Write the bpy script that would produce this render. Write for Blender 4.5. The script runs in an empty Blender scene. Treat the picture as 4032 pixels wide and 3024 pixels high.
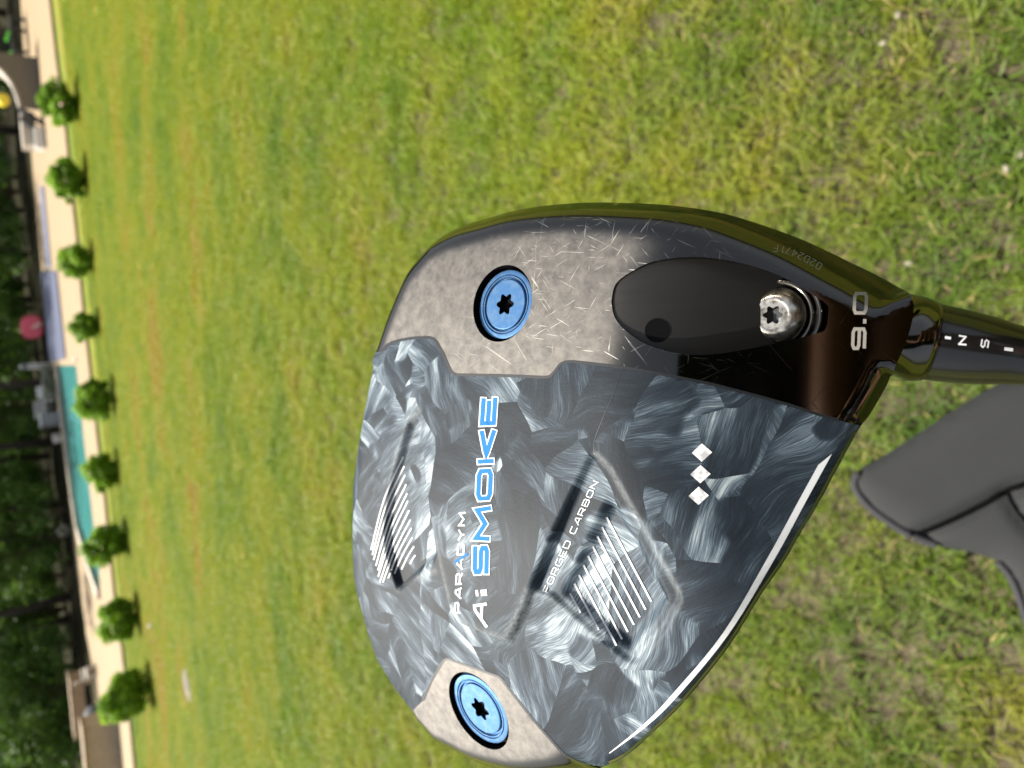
import bpy, bmesh, math, random
import numpy as np
from mathutils import Vector, Matrix
from mathutils.geometry import delaunay_2d_cdt

random.seed(7)
rng = np.random.default_rng(7)
scn = bpy.context.scene
COL = scn.collection

# ------------------------------------------------------------------ camera
F = 2800.0                      # focal length in photo pixels (4032 wide)
CX, CY = 2016.0, 1512.0
CAM_H, PITCH, ROLL = 1.50, math.radians(36.0), math.radians(6.0)
fwd = Vector((0, math.cos(PITCH), -math.sin(PITCH)))
up0 = Vector((0, math.sin(PITCH), math.cos(PITCH)))
rt0 = Vector((1, 0, 0))
camX = (-up0) * math.cos(ROLL) - rt0 * math.sin(ROLL)     # the photo lies on its side: up is image left
camY = rt0 * math.cos(ROLL) - up0 * math.sin(ROLL)
camZ = -fwd
C0 = Vector((0, 0, CAM_H))
cd = bpy.data.cameras.new('camera')
cam = bpy.data.objects.new('camera', cd)
COL.objects.link(cam)
M3 = Matrix((camX, camY, camZ)).transposed()
cam.matrix_world = Matrix.Translation(C0) @ M3.to_4x4()
cd.sensor_width = 36.0
cd.lens = 36.0 * F / 4032.0
cd.clip_start = 0.01
cd.clip_end = 600
cd.dof.use_dof = True
cd.dof.focus_distance = 0.146
cd.dof.aperture_fstop = 19.0
cd.dof.aperture_blades = 0
scn.camera = cam

# ------------------------------------------------------------------ light
SUN = Vector((-0.24, 0.46, 0.86)).normalized()            # towards the sun
wd = bpy.data.worlds.new('World')
scn.world = wd
wd.use_nodes = True
wn = wd.node_tree.nodes
sky = wn.new('ShaderNodeTexSky')
sky.sky_type = 'NISHITA'
sky.sun_disc = False
sky.sun_elevation = math.asin(SUN.z)
sky.sun_rotation = math.atan2(SUN.x, SUN.y)
sky.air_density = 1.2
sky.dust_density = 5.0
hz = wn.new('ShaderNodeHueSaturation')          # a hazy, whitish summer sky
hz.inputs['Saturation'].default_value = 0.5
wd.node_tree.links.new(sky.outputs[0], hz.inputs['Color'])
wd.node_tree.links.new(hz.outputs[0], wn['Background'].inputs[0])
wn['Background'].inputs[1].default_value = 0.10
sl = bpy.data.lights.new('sun', 'SUN')
sl.energy = 5.0
sl.angle = math.radians(0.5)
sl.color = (1.0, 0.94, 0.83)
so = bpy.data.objects.new('sun', sl)
COL.objects.link(so)
so.rotation_euler = SUN.to_track_quat('Z', 'Y').to_euler()
scn.view_settings.view_transform = 'Standard'
scn.view_settings.look = 'None'
scn.view_settings.exposure = 1.25
scn.view_settings.gamma = 1.0
scn.view_settings.use_curve_mapping = False
scn.render.engine = 'CYCLES'
scn.cycles.max_bounces = 8
scn.cycles.transparent_max_bounces = 8
scn.cycles.caustics_reflective = False
scn.cycles.caustics_refractive = False


# ------------------------------------------------------------------ helpers
def ray(x, y):
    return (camX * ((x - CX) / F) + camY * (-(y - CY) / F) + fwd)


def gp(x, y, z=0.0):
    d = ray(x, y)
    t = (z - C0.z) / d.z
    return C0 + d * t


def at(x, y, depth):
    return C0 + ray(x, y) * depth


def px_of(p):
    v = Vector(p) - C0
    d = v.dot(fwd)
    return CX + F * v.dot(camX) / d, CY - F * v.dot(camY) / d, d


def height_to(base, x):
    """height at which a vertical line over base reaches photo column x"""
    lo, hi = 0.0, 6.0
    for _ in range(40):
        m = (lo + hi) / 2
        if px_of(base + Vector((0, 0, m)))[0] > x:
            lo = m
        else:
            hi = m
    return lo


def tag(o, label=None, cat=None, group=None, kind=None):
    for k, v in (('label', label), ('category', cat), ('group', group), ('kind', kind)):
        if v:
            o[k] = v
    return o


def link(name, me, mat=None, parent=None, smooth=False):
    o = bpy.data.objects.new(name, me)
    COL.objects.link(o)
    if mat is not None and not me.materials:
        me.materials.append(mat)
    if parent is not None:
        o.parent = parent
    if smooth:
        me.polygons.foreach_set('use_smooth', [True] * len(me.polygons))
    return o


def mesh(name, v, f):
    me = bpy.data.meshes.new(name)
    me.from_pydata([tuple(map(float, p)) for p in v], [], [tuple(int(i) for i in q) for q in f])
    me.update()
    return me


def empty(name, loc=(0, 0, 0), rz=0.0):
    o = bpy.data.objects.new(name, None)
    COL.objects.link(o)
    o.empty_display_size = 0.05
    o.location = loc
    o.rotation_euler = (0, 0, rz)
    return o


def copy_tree(o, parent=None):
    c = o.copy()
    COL.objects.link(c)
    if parent is not None:
        c.parent = parent
    for ch in list(o.children):
        copy_tree(ch, c)
    return c


class Geo:
    """collects simple solids into one mesh"""
    def __init__(self):
        self.v, self.f = [], []

    def add(self, v, f):
        n = len(self.v)
        self.v += [tuple(p) for p in v]
        self.f += [tuple(i + n for i in q) for q in f]
        return self

    def box(self, c, s, rot=None, taper=1.0):
        c = Vector(c)
        vs = []
        for z in (-1, 1):
            k = taper if z > 0 else 1.0
            for x, y in ((-1, -1), (1, -1), (1, 1), (-1, 1)):
                p = Vector((x * s[0] / 2 * k, y * s[1] / 2 * k, z * s[2] / 2))
                if rot is not None:
                    p = rot @ p
                vs.append(c + p)
        return self.add(vs, [(3, 2, 1, 0), (4, 5, 6, 7), (0, 1, 5, 4), (1, 2, 6, 5), (2, 3, 7, 6), (3, 0, 4, 7)])

    def tube(self, pts, r, n=8, cap=True):
        pts = [Vector(p) for p in pts]
        rs = r if isinstance(r, (list, tuple)) else [r] * len(pts)
        rings = []
        prev = None
        for i, p in enumerate(pts):
            t = (pts[min(i + 1, len(pts) - 1)] - pts[max(i - 1, 0)]).normalized()
            if prev is None:
                a = t.orthogonal().normalized()
            else:
                a = (prev - t * prev.dot(t)).normalized()
            prev = a
            b = t.cross(a)
            rings.append([p + (a * math.cos(2 * math.pi * k / n) + b * math.sin(2 * math.pi * k / n)) * rs[i] for k in range(n)])
        v = [q for rg in rings for q in rg]
        f = []
        for i in range(len(rings) - 1):
            for k in range(n):
                f.append((i * n + k, i * n + (k + 1) % n, (i + 1) * n + (k + 1) % n, (i + 1) * n + k))
        if cap:
            f.append(tuple(range(n))[::-1])
            f.append(tuple((len(rings) - 1) * n + k for k in range(n)))
        return self.add(v, f)

    def lathe(self, prof, c=(0, 0, 0), n=32, M=None, close=False):
        c = Vector(c)
        v, f = [], []
        for r, z in prof:
            for k in range(n):
                p = Vector((r * math.cos(2 * math.pi * k / n), r * math.sin(2 * math.pi * k / n), z))
                if M is not None:
                    p = M @ p
                v.append(c + p)
        for i in range(len(prof) - 1):
            for k in range(n):
                f.append((i * n + k, i * n + (k + 1) % n, (i + 1) * n + (k + 1) % n, (i + 1) * n + k))
        if close:
            f.append(tuple(range(n))[::-1])
            f.append(tuple((len(prof) - 1) * n + k for k in range(n)))
        return self.add(v, f)

    def build(self, name, mat, parent=None, smooth=False):
        return link(name, mesh(name, self.v, self.f), mat, parent, smooth)


# ------------------------------------------------------------------ materials
class NT:
    def __init__(self, name):
        self.m = bpy.data.materials.new(name)
        self.m.use_nodes = True
        self.t = self.m.node_tree
        self.b = self.t.nodes['Principled BSDF']
        self.out = self.t.nodes['Material Output']

    def n(self, typ, **kw):
        nd = self.t.nodes.new('ShaderNode' + typ)
        for k, v in kw.items():
            if k.startswith('i_'):
                k = k[2:].replace('_', ' ')
                s = nd.inputs[int(k)] if k.isdigit() else nd.inputs[k]
                if isinstance(v, bpy.types.NodeSocket):
                    self.t.links.new(v, s)
                else:
                    s.default_value = v
            else:
                setattr(nd, k, v)
        return nd

    def set(self, **kw):
        for k, v in kw.items():
            s = self.b.inputs[k.replace('_', ' ')]
            if isinstance(v, bpy.types.NodeSocket):
                self.t.links.new(v, s)
            else:
                s.default_value = v
        return self

    def noise(self, scale, vec=None, detail=3, rough=0.55, dist=0.0, out='Fac'):
        nd = self.n('TexNoise', i_Scale=scale, i_Detail=detail, i_Roughness=rough, i_Distortion=dist)
        if vec is not None:
            self.t.links.new(vec, nd.inputs['Vector'])
        return nd.outputs[out]

    def ramp(self, fac, stops, interp='LINEAR'):
        nd = self.n('ValToRGB')
        self.t.links.new(fac, nd.inputs[0])
        cr = nd.color_ramp
        cr.interpolation = interp
        while len(cr.elements) < len(stops):
            cr.elements.new(0.5)
        for e, (p, c) in zip(cr.elements, stops):
            e.position = p
            e.color = (*c, 1) if len(c) == 3 else c
        return nd.outputs[0]

    def mix(self, fac, a, b, mode='MIX'):
        nd = self.n('Mix', data_type='RGBA', blend_type=mode)
        for s, v in ((nd.inputs[0], fac), (nd.inputs[6], a), (nd.inputs[7], b)):
            if isinstance(v, bpy.types.NodeSocket):
                self.t.links.new(v, s)
            else:
                s.default_value = v if not isinstance(v, tuple) or len(v) == 4 else (*v, 1)
        return nd.outputs[2]

    def math(self, op, a, b=0.0, c=0.0, clamp=False):
        nd = self.n('Math', operation=op, use_clamp=clamp)
        for s, v in zip(nd.inputs, (a, b, c)):
            if isinstance(v, bpy.types.NodeSocket):
                self.t.links.new(v, s)
            else:
                s.default_value = v
        return nd.outputs[0]

    def mapr(self, v, a, b, c=0.0, d=1.0, smooth=False):
        nd = self.n('MapRange', interpolation_type='SMOOTHSTEP' if smooth else 'LINEAR')
        self.t.links.new(v, nd.inputs[0])
        for i, x in zip((1, 2, 3, 4), (a, b, c, d)):
            nd.inputs[i].default_value = x
        return nd.outputs[0]

    def obj(self):
        return self.n('TexCoord').outputs['Object']

    def pos(self):
        return self.n('NewGeometry').outputs['Position']

    def mapping(self, vec, scale=(1, 1, 1), rot=(0, 0, 0), loc=(0, 0, 0)):
        return self.n('Mapping', i_Vector=vec, i_Scale=scale, i_Rotation=rot, i_Location=loc).outputs[0]

    def bump(self, h, strength=0.3, dist=0.01):
        nd = self.n('Bump', i_Strength=strength, i_Distance=dist, i_Height=h)
        self.t.links.new(nd.outputs[0], self.b.inputs['Normal'])
        return self


def c3(r, g, b):
    return (r, g, b, 1.0)


def plain(name, col, rough=0.5, metal=0.0, vary=0.15, scale=6.0, bump=0.0, spec=0.5):
    t = NT(name)
    v = t.noise(scale, t.obj(), 4)
    dark = tuple(x * (1 - vary) for x in col)
    lite = tuple(min(1, x * (1 + vary)) for x in col)
    t.set(Base_Color=t.mix(v, dark, lite), Roughness=rough, Metallic=metal, Specular_IOR_Level=spec)
    if bump:
        t.bump(v, bump, 0.01)
    return t.m


def leaf_mat(name, cols, trans=0.35, scale=1.5, rough=0.5):
    t = NT(name)
    a = t.n('Attribute', attribute_name='tint').outputs['Fac']
    n = t.noise(scale, t.obj(), 2)
    f = t.math('ADD', t.math('MULTIPLY', a, 0.6), t.math('MULTIPLY', n, 0.4))
    k = len(cols)
    col = t.ramp(f, [(0.2 + 0.6 * i / (k - 1), c) for i, c in enumerate(cols)])
    t.set(Base_Color=col, Roughness=rough, Specular_IOR_Level=0.3)
    tr = t.n('BsdfTranslucent')
    t.t.links.new(t.mix(0.5, col, (1.0, 0.95, 0.3), 'MULTIPLY'), tr.inputs[0])
    ms = t.n('MixShader', i_0=trans)
    t.t.links.new(t.b.outputs[0], ms.inputs[1])
    t.t.links.new(tr.outputs[0], ms.inputs[2])
    t.t.links.new(ms.outputs[0], t.out.inputs[0])
    return t.m


# ------------------------------------------------------------------ ground, lawn, patio, pool
def lawn_colour(t, p):
    """shared by the soil sheet and the blades: patches of green, yellow-green and dry brown"""
    st = t.mapping(p, (0.55, 1.0, 1.0))
    big = t.noise(0.9, st, 3, 0.6)
    mid = t.noise(3.2, p, 3, 0.6)
    f = t.math('ADD', t.math('MULTIPLY', big, 0.62), t.math('MULTIPLY', mid, 0.38))
    # worn tan strips running parallel to the patio
    xyz = t.n('SeparateXYZ', i_Vector=p)
    wob = t.math('MULTIPLY', t.math('SUBTRACT', t.noise(0.55, p, 2), 0.5), 1.6)
    for pa, pb, wd_, k in ((gp(590, 500), gp(655, 2900), 0.32, 0.13), (gp(470, 300), gp(540, 1700), 0.40, 0.06), (gp(760, 1300), gp(800, 2900), 0.16, 0.06)):
        sl_ = (pb.y - pa.y) / (pb.x - pa.x)
        dy = t.math('SUBTRACT', t.math('SUBTRACT', xyz.outputs[1], t.math('MULTIPLY', xyz.outputs[0], sl_)), t.math('ADD', wob, pa.y - sl_ * pa.x))
        g_ = t.math('MULTIPLY', t.math('DIVIDE', dy, wd_), t.math('DIVIDE', dy, wd_))
        f = t.math('ADD', f, t.math('MULTIPLY', t.math('DIVIDE', k, t.math('ADD', g_, 1.0)), t.math('ADD', mid, 0.4)))
    return f, mid


m = NT('lawn_soil')
p = m.pos()
f, mid = lawn_colour(m, p)
fine = m.noise(60, p, 4, 0.7)
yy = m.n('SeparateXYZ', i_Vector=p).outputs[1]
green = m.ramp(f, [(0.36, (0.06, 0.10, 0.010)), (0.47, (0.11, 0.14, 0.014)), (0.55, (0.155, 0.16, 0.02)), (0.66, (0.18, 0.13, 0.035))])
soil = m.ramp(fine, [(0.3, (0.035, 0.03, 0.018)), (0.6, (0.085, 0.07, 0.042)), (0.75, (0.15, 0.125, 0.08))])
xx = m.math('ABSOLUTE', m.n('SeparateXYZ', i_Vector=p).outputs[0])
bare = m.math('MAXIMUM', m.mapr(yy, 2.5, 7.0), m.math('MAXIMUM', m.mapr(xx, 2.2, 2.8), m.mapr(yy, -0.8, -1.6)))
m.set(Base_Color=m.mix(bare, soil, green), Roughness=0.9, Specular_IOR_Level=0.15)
m.bump(fine, 0.6, 0.02)
MAT_SOIL = m.m

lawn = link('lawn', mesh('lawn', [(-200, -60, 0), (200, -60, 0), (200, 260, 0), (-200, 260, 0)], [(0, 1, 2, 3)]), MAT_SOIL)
tag(lawn, kind='structure')

m = NT('patio_concrete')
p = m.pos()
n1 = m.noise(1.6, p, 5, 0.6)
n2 = m.noise(40, p, 4, 0.7)
m.set(Base_Color=m.mix(n1, m.mix(n2, (0.165, 0.115, 0.058), (0.215, 0.155, 0.084)), (0.235, 0.172, 0.096)), Roughness=0.85)
m.bump(n2, 0.3, 0.005)
MAT_PATIO = m.m


def sheet(name, pts, z0, z1, mat, parent=None):
    """solid slab over a ground polygon given in world xy"""
    n = len(pts)
    v = [(p[0], p[1], z1) for p in pts] + [(p[0], p[1], z0) for p in pts]
    f = [tuple(range(n))] + [(i, n + i, n + (i + 1) % n, (i + 1) % n) for i in range(n)]
    bm = bmesh.new()
    vs = [bm.verts.new(q) for q in v]
    for q in f:
        bm.faces.new([vs[i] for i in q])
    bmesh.ops.recalc_face_normals(bm, faces=bm.faces)
    bmesh.ops.triangulate(bm, faces=[x for x in bm.faces if len(x.verts) > 4])
    me = bpy.data.meshes.new(name)
    bm.to_mesh(me)
    bm.free()
    return link(name, me, mat, parent)


near_edge = [(200, -400), (205, 0), (232, 240), (262, 450), (292, 760), (309, 917), (333, 1182), (359, 1423), (390, 1700), (420, 1955), (456, 2320), (487, 2537), (520, 2827), (545, 3100), (590, 3500)]
far_edge = [(420, 3500), (400, 2900), (376, 2640), (347, 2489), (309, 2212), (280, 1955), (241, 1641), (196, 1380), (171, 1050), (137, 675), (105, 250), (89, 0), (60, -400)]
pool_near = [(311, 1438), (342, 1737), (376, 2041), (400, 2224), (406, 2335)]
pool_far = [(388, 2290), (364, 2224), (318, 2075), (299, 1955), (277, 1786), (251, 1593), (236, 1438)]
# patio with the pool cut out: two strips, far and near, joined at the pool ends
NE = [gp(*q) for q in near_edge]
FE = [gp(*q) for q in far_edge]
PN = [gp(*q) for q in pool_near]
PF = [gp(*q) for q in pool_far]


def cdt_slab(name, outer, hole, z, depth, mat):
    pts = [Vector((q[0], q[1])) for q in outer] + [Vector((q[0], q[1])) for q in hole]
    no, nh = len(outer), len(hole)
    edges = [(i, (i + 1) % no) for i in range(no)] + [(no + i, no + (i + 1) % nh) for i in range(nh)]
    V, E, Fc, *_ = delaunay_2d_cdt(pts, edges, [], 2, 1e-5)
    out = []

    def inside(q, poly):
        c = False
        for i in range(len(poly)):
            a, b = poly[i], poly[i - 1]
            if (a[1] > q[1]) != (b[1] > q[1]) and q[0] < (b[0] - a[0]) * (q[1] - a[1]) / (b[1] - a[1]) + a[0]:
                c = not c
        return c
    for q in Fc:
        cen = sum((V[i] for i in q), Vector((0, 0))) / len(q)
        if inside(cen, outer) and not inside(cen, hole):
            out.append(q)
    g = Geo()
    g.add([(v.x, v.y, z) for v in V], out)
    for poly in (outer, hole):
        n = len(poly)
        g.add([(q[0], q[1], z) for q in poly] + [(q[0], q[1], z - depth) for q in poly], [(i, (i + 1) % n, n + (i + 1) % n, n + i) for i in range(n)])
    return g.build(name, mat)


PATIO_Z = 0.05
patio = cdt_slab('patio', [(q.x, q.y) for q in NE + FE], [(q.x, q.y) for q in PN + PF], PATIO_Z, 0.06, MAT_PATIO)
tag(patio, kind='structure')

m = NT('pool_water')
p = m.pos()
rip = m.noise(5, p, 3, 0.6, 0.6)
col = m.ramp(m.noise(0.5, p, 2), [(0.3, (0.035, 0.17, 0.16)), (0.7, (0.06, 0.24, 0.235))])
m.set(Base_Color=col, Roughness=0.12, Specular_IOR_Level=0.18)
m.bump(rip, 0.35, 0.05)
MAT_WATER = m.m
pw = sheet('pool_water', [(q.x, q.y) for q in PN + PF], -0.02, PATIO_Z - 0.035, MAT_WATER)
tag(pw, kind='structure')
# coping: two kerbs of pale stone round the pool
MAT_COPE = plain('coping_stone', (0.36, 0.31, 0.25), 0.8, vary=0.2, scale=20)
g = Geo()
ring = [q for q in PN + PF]
rc = sum(ring, Vector()) / len(ring)
for i in range(len(PN) - 1, len(ring) - 1):
    a, b = ring[i], ring[i + 1]
    d = (b - a)
    mid = (a + b) / 2
    g.box((mid.x, mid.y, PATIO_Z + 0.03), (d.length + 0.04, 0.22, 0.08), Matrix.Rotation(math.atan2(d.y, d.x), 3, 'Z'))
cop = g.build('pool_coping', MAT_COPE)
tag(cop, kind='structure')

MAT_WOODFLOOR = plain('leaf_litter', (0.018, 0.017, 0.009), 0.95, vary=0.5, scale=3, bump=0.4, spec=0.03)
wf = []
for q in far_edge[::-1]:
    wf.append(gp(*q))
wf = [q + Vector((0, 0.03, 0)) for q in wf] + [Vector((-60, 150, 0)), Vector((60, 150, 0))]
wfo = cdt_slab('wood_floor', [(q.x, q.y) for q in ([Vector((-60, wf[-3].y, 0))] if False else []) + wf[::1]], [(0.0, 120.0), (0.1, 120.0), (0.1, 120.1)], 0.008, 0.004, MAT_WOODFLOOR)
tag(wfo, kind='structure')


# ------------------------------------------------------------------ grass blades (nobody could count them)
def blade_clump(name, n, rad, hmin, hmax, wmin, wmax, lean, seed):
    r = np.random.default_rng(seed)
    v, f, tint = [], [], []
    for _ in range(n):
        a0, rr = r.uniform(0, 6.283), rad * math.sqrt(r.uniform())
        bx, by = rr * math.cos(a0), rr * math.sin(a0)
        h, w, az = r.uniform(hmin, hmax), r.uniform(wmin, wmax), r.uniform(0, 6.283)
        le = r.uniform(0.2, lean)
        dx, dy = math.cos(az), math.sin(az)
        tw = az + math.pi / 2 + r.uniform(-0.5, 0.5)
        px, py = math.cos(tw) * w / 2, math.sin(tw) * w / 2
        b = len(v)
        for s, k in ((0.0, 0.8), (0.4, 1.0), (0.75, 0.75)):
            off = le * h * s * s
            z = h * s * (1 - 0.25 * s * le)
            v += [(bx + dx * off - px * k, by + dy * off - py * k, z), (bx + dx * off + px * k, by + dy * off + py * k, z)]
        v.append((bx + dx * le * h, by + dy * le * h, h * (1 - 0.25 * le)))
        f += [(b, b + 1, b + 3, b + 2), (b + 2, b + 3, b + 5, b + 4), (b + 4, b + 5, b + 6)]
        tint += [r.uniform()] * 7
    me = mesh(name, v, f)
    at_ = me.attributes.new('tint', 'FLOAT', 'POINT')
    at_.data.foreach_set('value', tint)
    return me


t = NT('grass_blade')
p = t.pos()
f, mid = lawn_colour(t, p)
a = t.n('Attribute', attribute_name='tint').outputs['Fac']
yy = t.n('SeparateXYZ', i_Vector=p).outputs[1]
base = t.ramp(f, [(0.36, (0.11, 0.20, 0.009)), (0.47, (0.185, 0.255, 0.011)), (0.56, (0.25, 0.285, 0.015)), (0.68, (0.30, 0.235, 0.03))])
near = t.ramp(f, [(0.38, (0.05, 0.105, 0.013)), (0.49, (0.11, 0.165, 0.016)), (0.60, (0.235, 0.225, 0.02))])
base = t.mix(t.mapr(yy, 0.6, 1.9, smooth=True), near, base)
col = t.mix(t.mapr(a, 0.0, 0.55), t.mix(0.5, base, (0.5, 0.55, 0.5), 'MULTIPLY'), base)
col = t.mix(t.mapr(a, 0.89, 0.91), col, (0.34, 0.27, 0.11))
col = t.mix(t.mapr(a, 0.955, 0.965), col, (0.18, 0.24, 0.12))
t.set(Base_Color=col, Roughness=0.5, Specular_IOR_Level=0.2)
tr = t.n('BsdfTranslucent')
t.t.links.new(t.mix(0.6, col, (1.0, 1.0, 0.25), 'MULTIPLY'), tr.inputs[0])
ms = t.n('MixShader', i_0=0.42)
t.t.links.new(t.b.outputs[0], ms.inputs[1])
t.t.links.new(tr.outputs[0], ms.inputs[2])
t.t.links.new(ms.outputs[0], t.out.inputs[0])
MAT_GRASS = t.m


def grass_field(name, verts, dens, clumps, dens_noise, zscale):
    base = mesh(name, verts, [(0, 1, 2, 3)])
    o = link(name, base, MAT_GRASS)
    ng = bpy.data.node_groups.new(name, 'GeometryNodeTree')
    ng.interface.new_socket('Geometry', in_out='INPUT', socket_type='NodeSocketGeometry')
    ng.interface.new_socket('Geometry', in_out='OUTPUT', socket_type='NodeSocketGeometry')
    N, L = ng.nodes, ng.links
    gi, go = N.new('NodeGroupInput'), N.new('NodeGroupOutput')
    dp = N.new('GeometryNodeDistributePointsOnFaces')
    L.new(gi.outputs[0], dp.inputs['Mesh'])
    pos = N.new('GeometryNodeInputPosition')
    nz = N.new('ShaderNodeTexNoise')
    nz.inputs['Scale'].default_value = dens_noise
    nz.inputs['Detail'].default_value = 3
    L.new(pos.outputs[0], nz.inputs['Vector'])
    mr = N.new('ShaderNodeMapRange')
    L.new(nz.outputs[0], mr.inputs[0])
    for i, x in zip((1, 2, 3, 4), (0.33, 0.48, 0.42, 1.0)):
        mr.inputs[i].default_value = x
    sx = N.new('ShaderNodeSeparateXYZ')
    L.new(pos.outputs[0], sx.inputs[0])
    fall = N.new('ShaderNodeMapRange')
    L.new(sx.outputs[1], fall.inputs[0])
    for i, x in zip((1, 2, 3, 4), (1.5, 9.0, 1.0, 0.45)):
        fall.inputs[i].default_value = x
    mu = N.new('ShaderNodeMath')
    mu.operation = 'MULTIPLY'
    L.new(mr.outputs[0], mu.inputs[0])
    L.new(fall.outputs[0], mu.inputs[1])
    m2 = N.new('ShaderNodeMath')
    m2.operation = 'MULTIPLY'
    L.new(mu.outputs[0], m2.inputs[0])
    m2.inputs[1].default_value = dens
    L.new(m2.outputs[0], dp.inputs['Density'])
    jo = N.new('GeometryNodeJoinGeometry')
    for cm in clumps:
        src = bpy.data.objects.new(cm.name, cm)
        oi = N.new('GeometryNodeObjectInfo')
        oi.inputs['Object'].default_value = src
        oi.inputs['As Instance'].default_value = True
        L.new(oi.outputs['Geometry'], jo.inputs[0])
    ip = N.new('GeometryNodeInstanceOnPoints')
    L.new(dp.outputs['Points'], ip.inputs['Points'])
    L.new(jo.outputs[0], ip.inputs['Instance'])
    ip.inputs['Pick Instance'].default_value = True
    rv = N.new('FunctionNodeRandomValue')
    rv.data_type = 'FLOAT_VECTOR'
    rv.inputs[0].default_value = (-0.15, -0.15, 0)
    rv.inputs[1].default_value = (0.15, 0.15, 6.283)
    L.new(rv.outputs[0], ip.inputs['Rotation'])
    rs = N.new('FunctionNodeRandomValue')
    rs.data_type = 'FLOAT'
    rs.inputs[2].default_value = 0.65 * zscale
    rs.inputs[3].default_value = 1.25 * zscale
    L.new(rs.outputs[1], ip.inputs['Scale'])
    L.new(ip.outputs[0], go.inputs[0])
    md = o.modifiers.new('grass', 'NODES')
    md.node_group = ng
    tag(o, kind='stuff')
    return o


clumps = []
for k in range(5):
    me = blade_clump('grass_tuft', 20, 0.040, 0.018, 0.045, 0.0022, 0.0040, 1.5, 100 + k)
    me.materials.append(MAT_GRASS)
    clumps.append(me)
grass_field('grass', [(-2.2, -1.6, 0.001), (2.2, -1.6, 0.001), (6.0, 9.0, 0.001), (-6.0, 9.0, 0.001)], 1500, clumps, 5.0, 1.0)
q0, q1 = gp(200, -300), gp(570, 3300)
grass_field('grass', [(-6.0, 9.0, 0.001), (6.0, 9.0, 0.001), (q0.x, q0.y - 0.15, 0.001), (q1.x, q1.y - 0.1, 0.001)], 1300, clumps, 2.0, 1.0)


# ------------------------------------------------------------------ foliage
def leaf_cloud(name, n, centres, radii, size, seed, flat=0.3, shell=0.5, light_up=True):
    """leaf-sized faces gathered in clumps; tint runs per leaf"""
    r = np.random.default_rng(seed)
    centres = np.array(centres, float)
    radii = np.array(radii, float)
    idx = r.integers(0, len(centres), n)
    d = r.normal(size=(n, 3))
    d /= np.linalg.norm(d, axis=1)[:, None]
    rad = (shell + (1 - shell) * r.uniform(size=n) ** 0.5)
    if radii.ndim == 1:
        radii = np.repeat(radii[:, None], 3, 1)
    P = centres[idx] + d * rad[:, None] * radii[idx]
    nrm = d + r.normal(size=(n, 3)) * 0.7 + np.array((0, 0, flat))
    nrm /= np.linalg.norm(nrm, axis=1)[:, None]
    a = np.cross(nrm, r.normal(size=(n, 3)))
    a /= np.linalg.norm(a, axis=1)[:, None] + 1e-9
    b = np.cross(nrm, a)
    s = size * r.uniform(0.6, 1.3, n)[:, None]
    tip = P + a * s
    v = np.stack([P - a * s * 0.7, P + b * s * 0.45, tip, P - b * s * 0.45], 1).reshape(-1, 3)
    fi = np.arange(n * 4, dtype=np.int32)
    me = bpy.data.meshes.new(name)
    me.vertices.add(n * 4)
    me.vertices.foreach_set('co', v.astype(np.float32).ravel())
    me.loops.add(n * 4)
    me.loops.foreach_set('vertex_index', fi)
    me.polygons.add(n)
    me.polygons.foreach_set('loop_start', np.arange(0, n * 4, 4, dtype=np.int32))
    me.polygons.foreach_set('loop_total', np.full(n, 4, np.int32))
    me.update(calc_edges=True)
    at_ = me.attributes.new('tint', 'FLOAT', 'POINT')
    cl = r.uniform(0, 1, len(centres))[idx] * 0.5 + r.uniform(size=n) * 0.5
    at_.data.foreach_set('value', np.repeat(cl, 4).astype(np.float32))
    return me


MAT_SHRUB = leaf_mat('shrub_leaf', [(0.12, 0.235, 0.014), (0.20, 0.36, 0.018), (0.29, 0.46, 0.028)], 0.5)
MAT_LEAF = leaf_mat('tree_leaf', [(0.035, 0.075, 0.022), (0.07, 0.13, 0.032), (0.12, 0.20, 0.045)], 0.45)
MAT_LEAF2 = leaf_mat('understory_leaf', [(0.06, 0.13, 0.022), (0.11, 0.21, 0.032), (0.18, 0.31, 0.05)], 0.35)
MAT_BARK = plain('bark', (0.06, 0.045, 0.035), 0.9, vary=0.5, scale=14, bump=0.6)
MAT_STEM = plain('shrub_stem', (0.10, 0.07, 0.04), 0.9, vary=0.3, scale=20)

# nine round shrubs along the patio edge
shrub_meshes = []
for k in range(3):
    r = np.random.default_rng(40 + k)
    cs, rs = [], []
    for _ in range(46):
        d = r.normal(size=3)
        d /= np.linalg.norm(d)
        q = d * np.array((0.36, 0.36, 0.36)) * r.uniform(0.6, 1.0)
        if _ % 6 == 0:
            q = q * 1.22
        cs.append((q[0], q[1], max(0.10, 0.43 + q[2])))
        rs.append(r.uniform(0.05, 0.09) if _ % 6 == 0 else r.uniform(0.09, 0.17))
    shrub_meshes.append(leaf_cloud('foliage', 9000, cs, rs, 0.042, 50 + k, 0.4, 0.3))
shrubs = [((310, 415), (320, 505), 140, 'clipped round shrub in front of the beige slide, first of the row'),
          ((342, 712), (615, 800), 175, 'clipped round shrub at the end of the narrow blue strip, second of the row'),
          ((367, 1030), (950, 1105), 215, 'small round shrub at the upper corner of the ribbed blue cover'),
          ((392, 1285), (1210, 1350), 260, 'smallest round shrub, in front of the ribbed blue cover and the red float'),
          ((450, 1575), (1480, 1660), 280, 'round shrub before the pool corner with the white chairs behind'),
          ((466, 1855), (1765, 1925), 310, 'round shrub standing before the middle of the teal pool'),
          ((500, 2130), (2040, 2230), 305, 'broad round shrub hiding the tapering end of the teal pool'),
          ((545, 2425), (2325, 2515), 370, 'round shrub just past the pool tip, before bare beige patio'),
          ((592, 2705), (2595, 2805), 365, 'largest round shrub, in front of the brown stone counter')]
first_shrub = None
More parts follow.
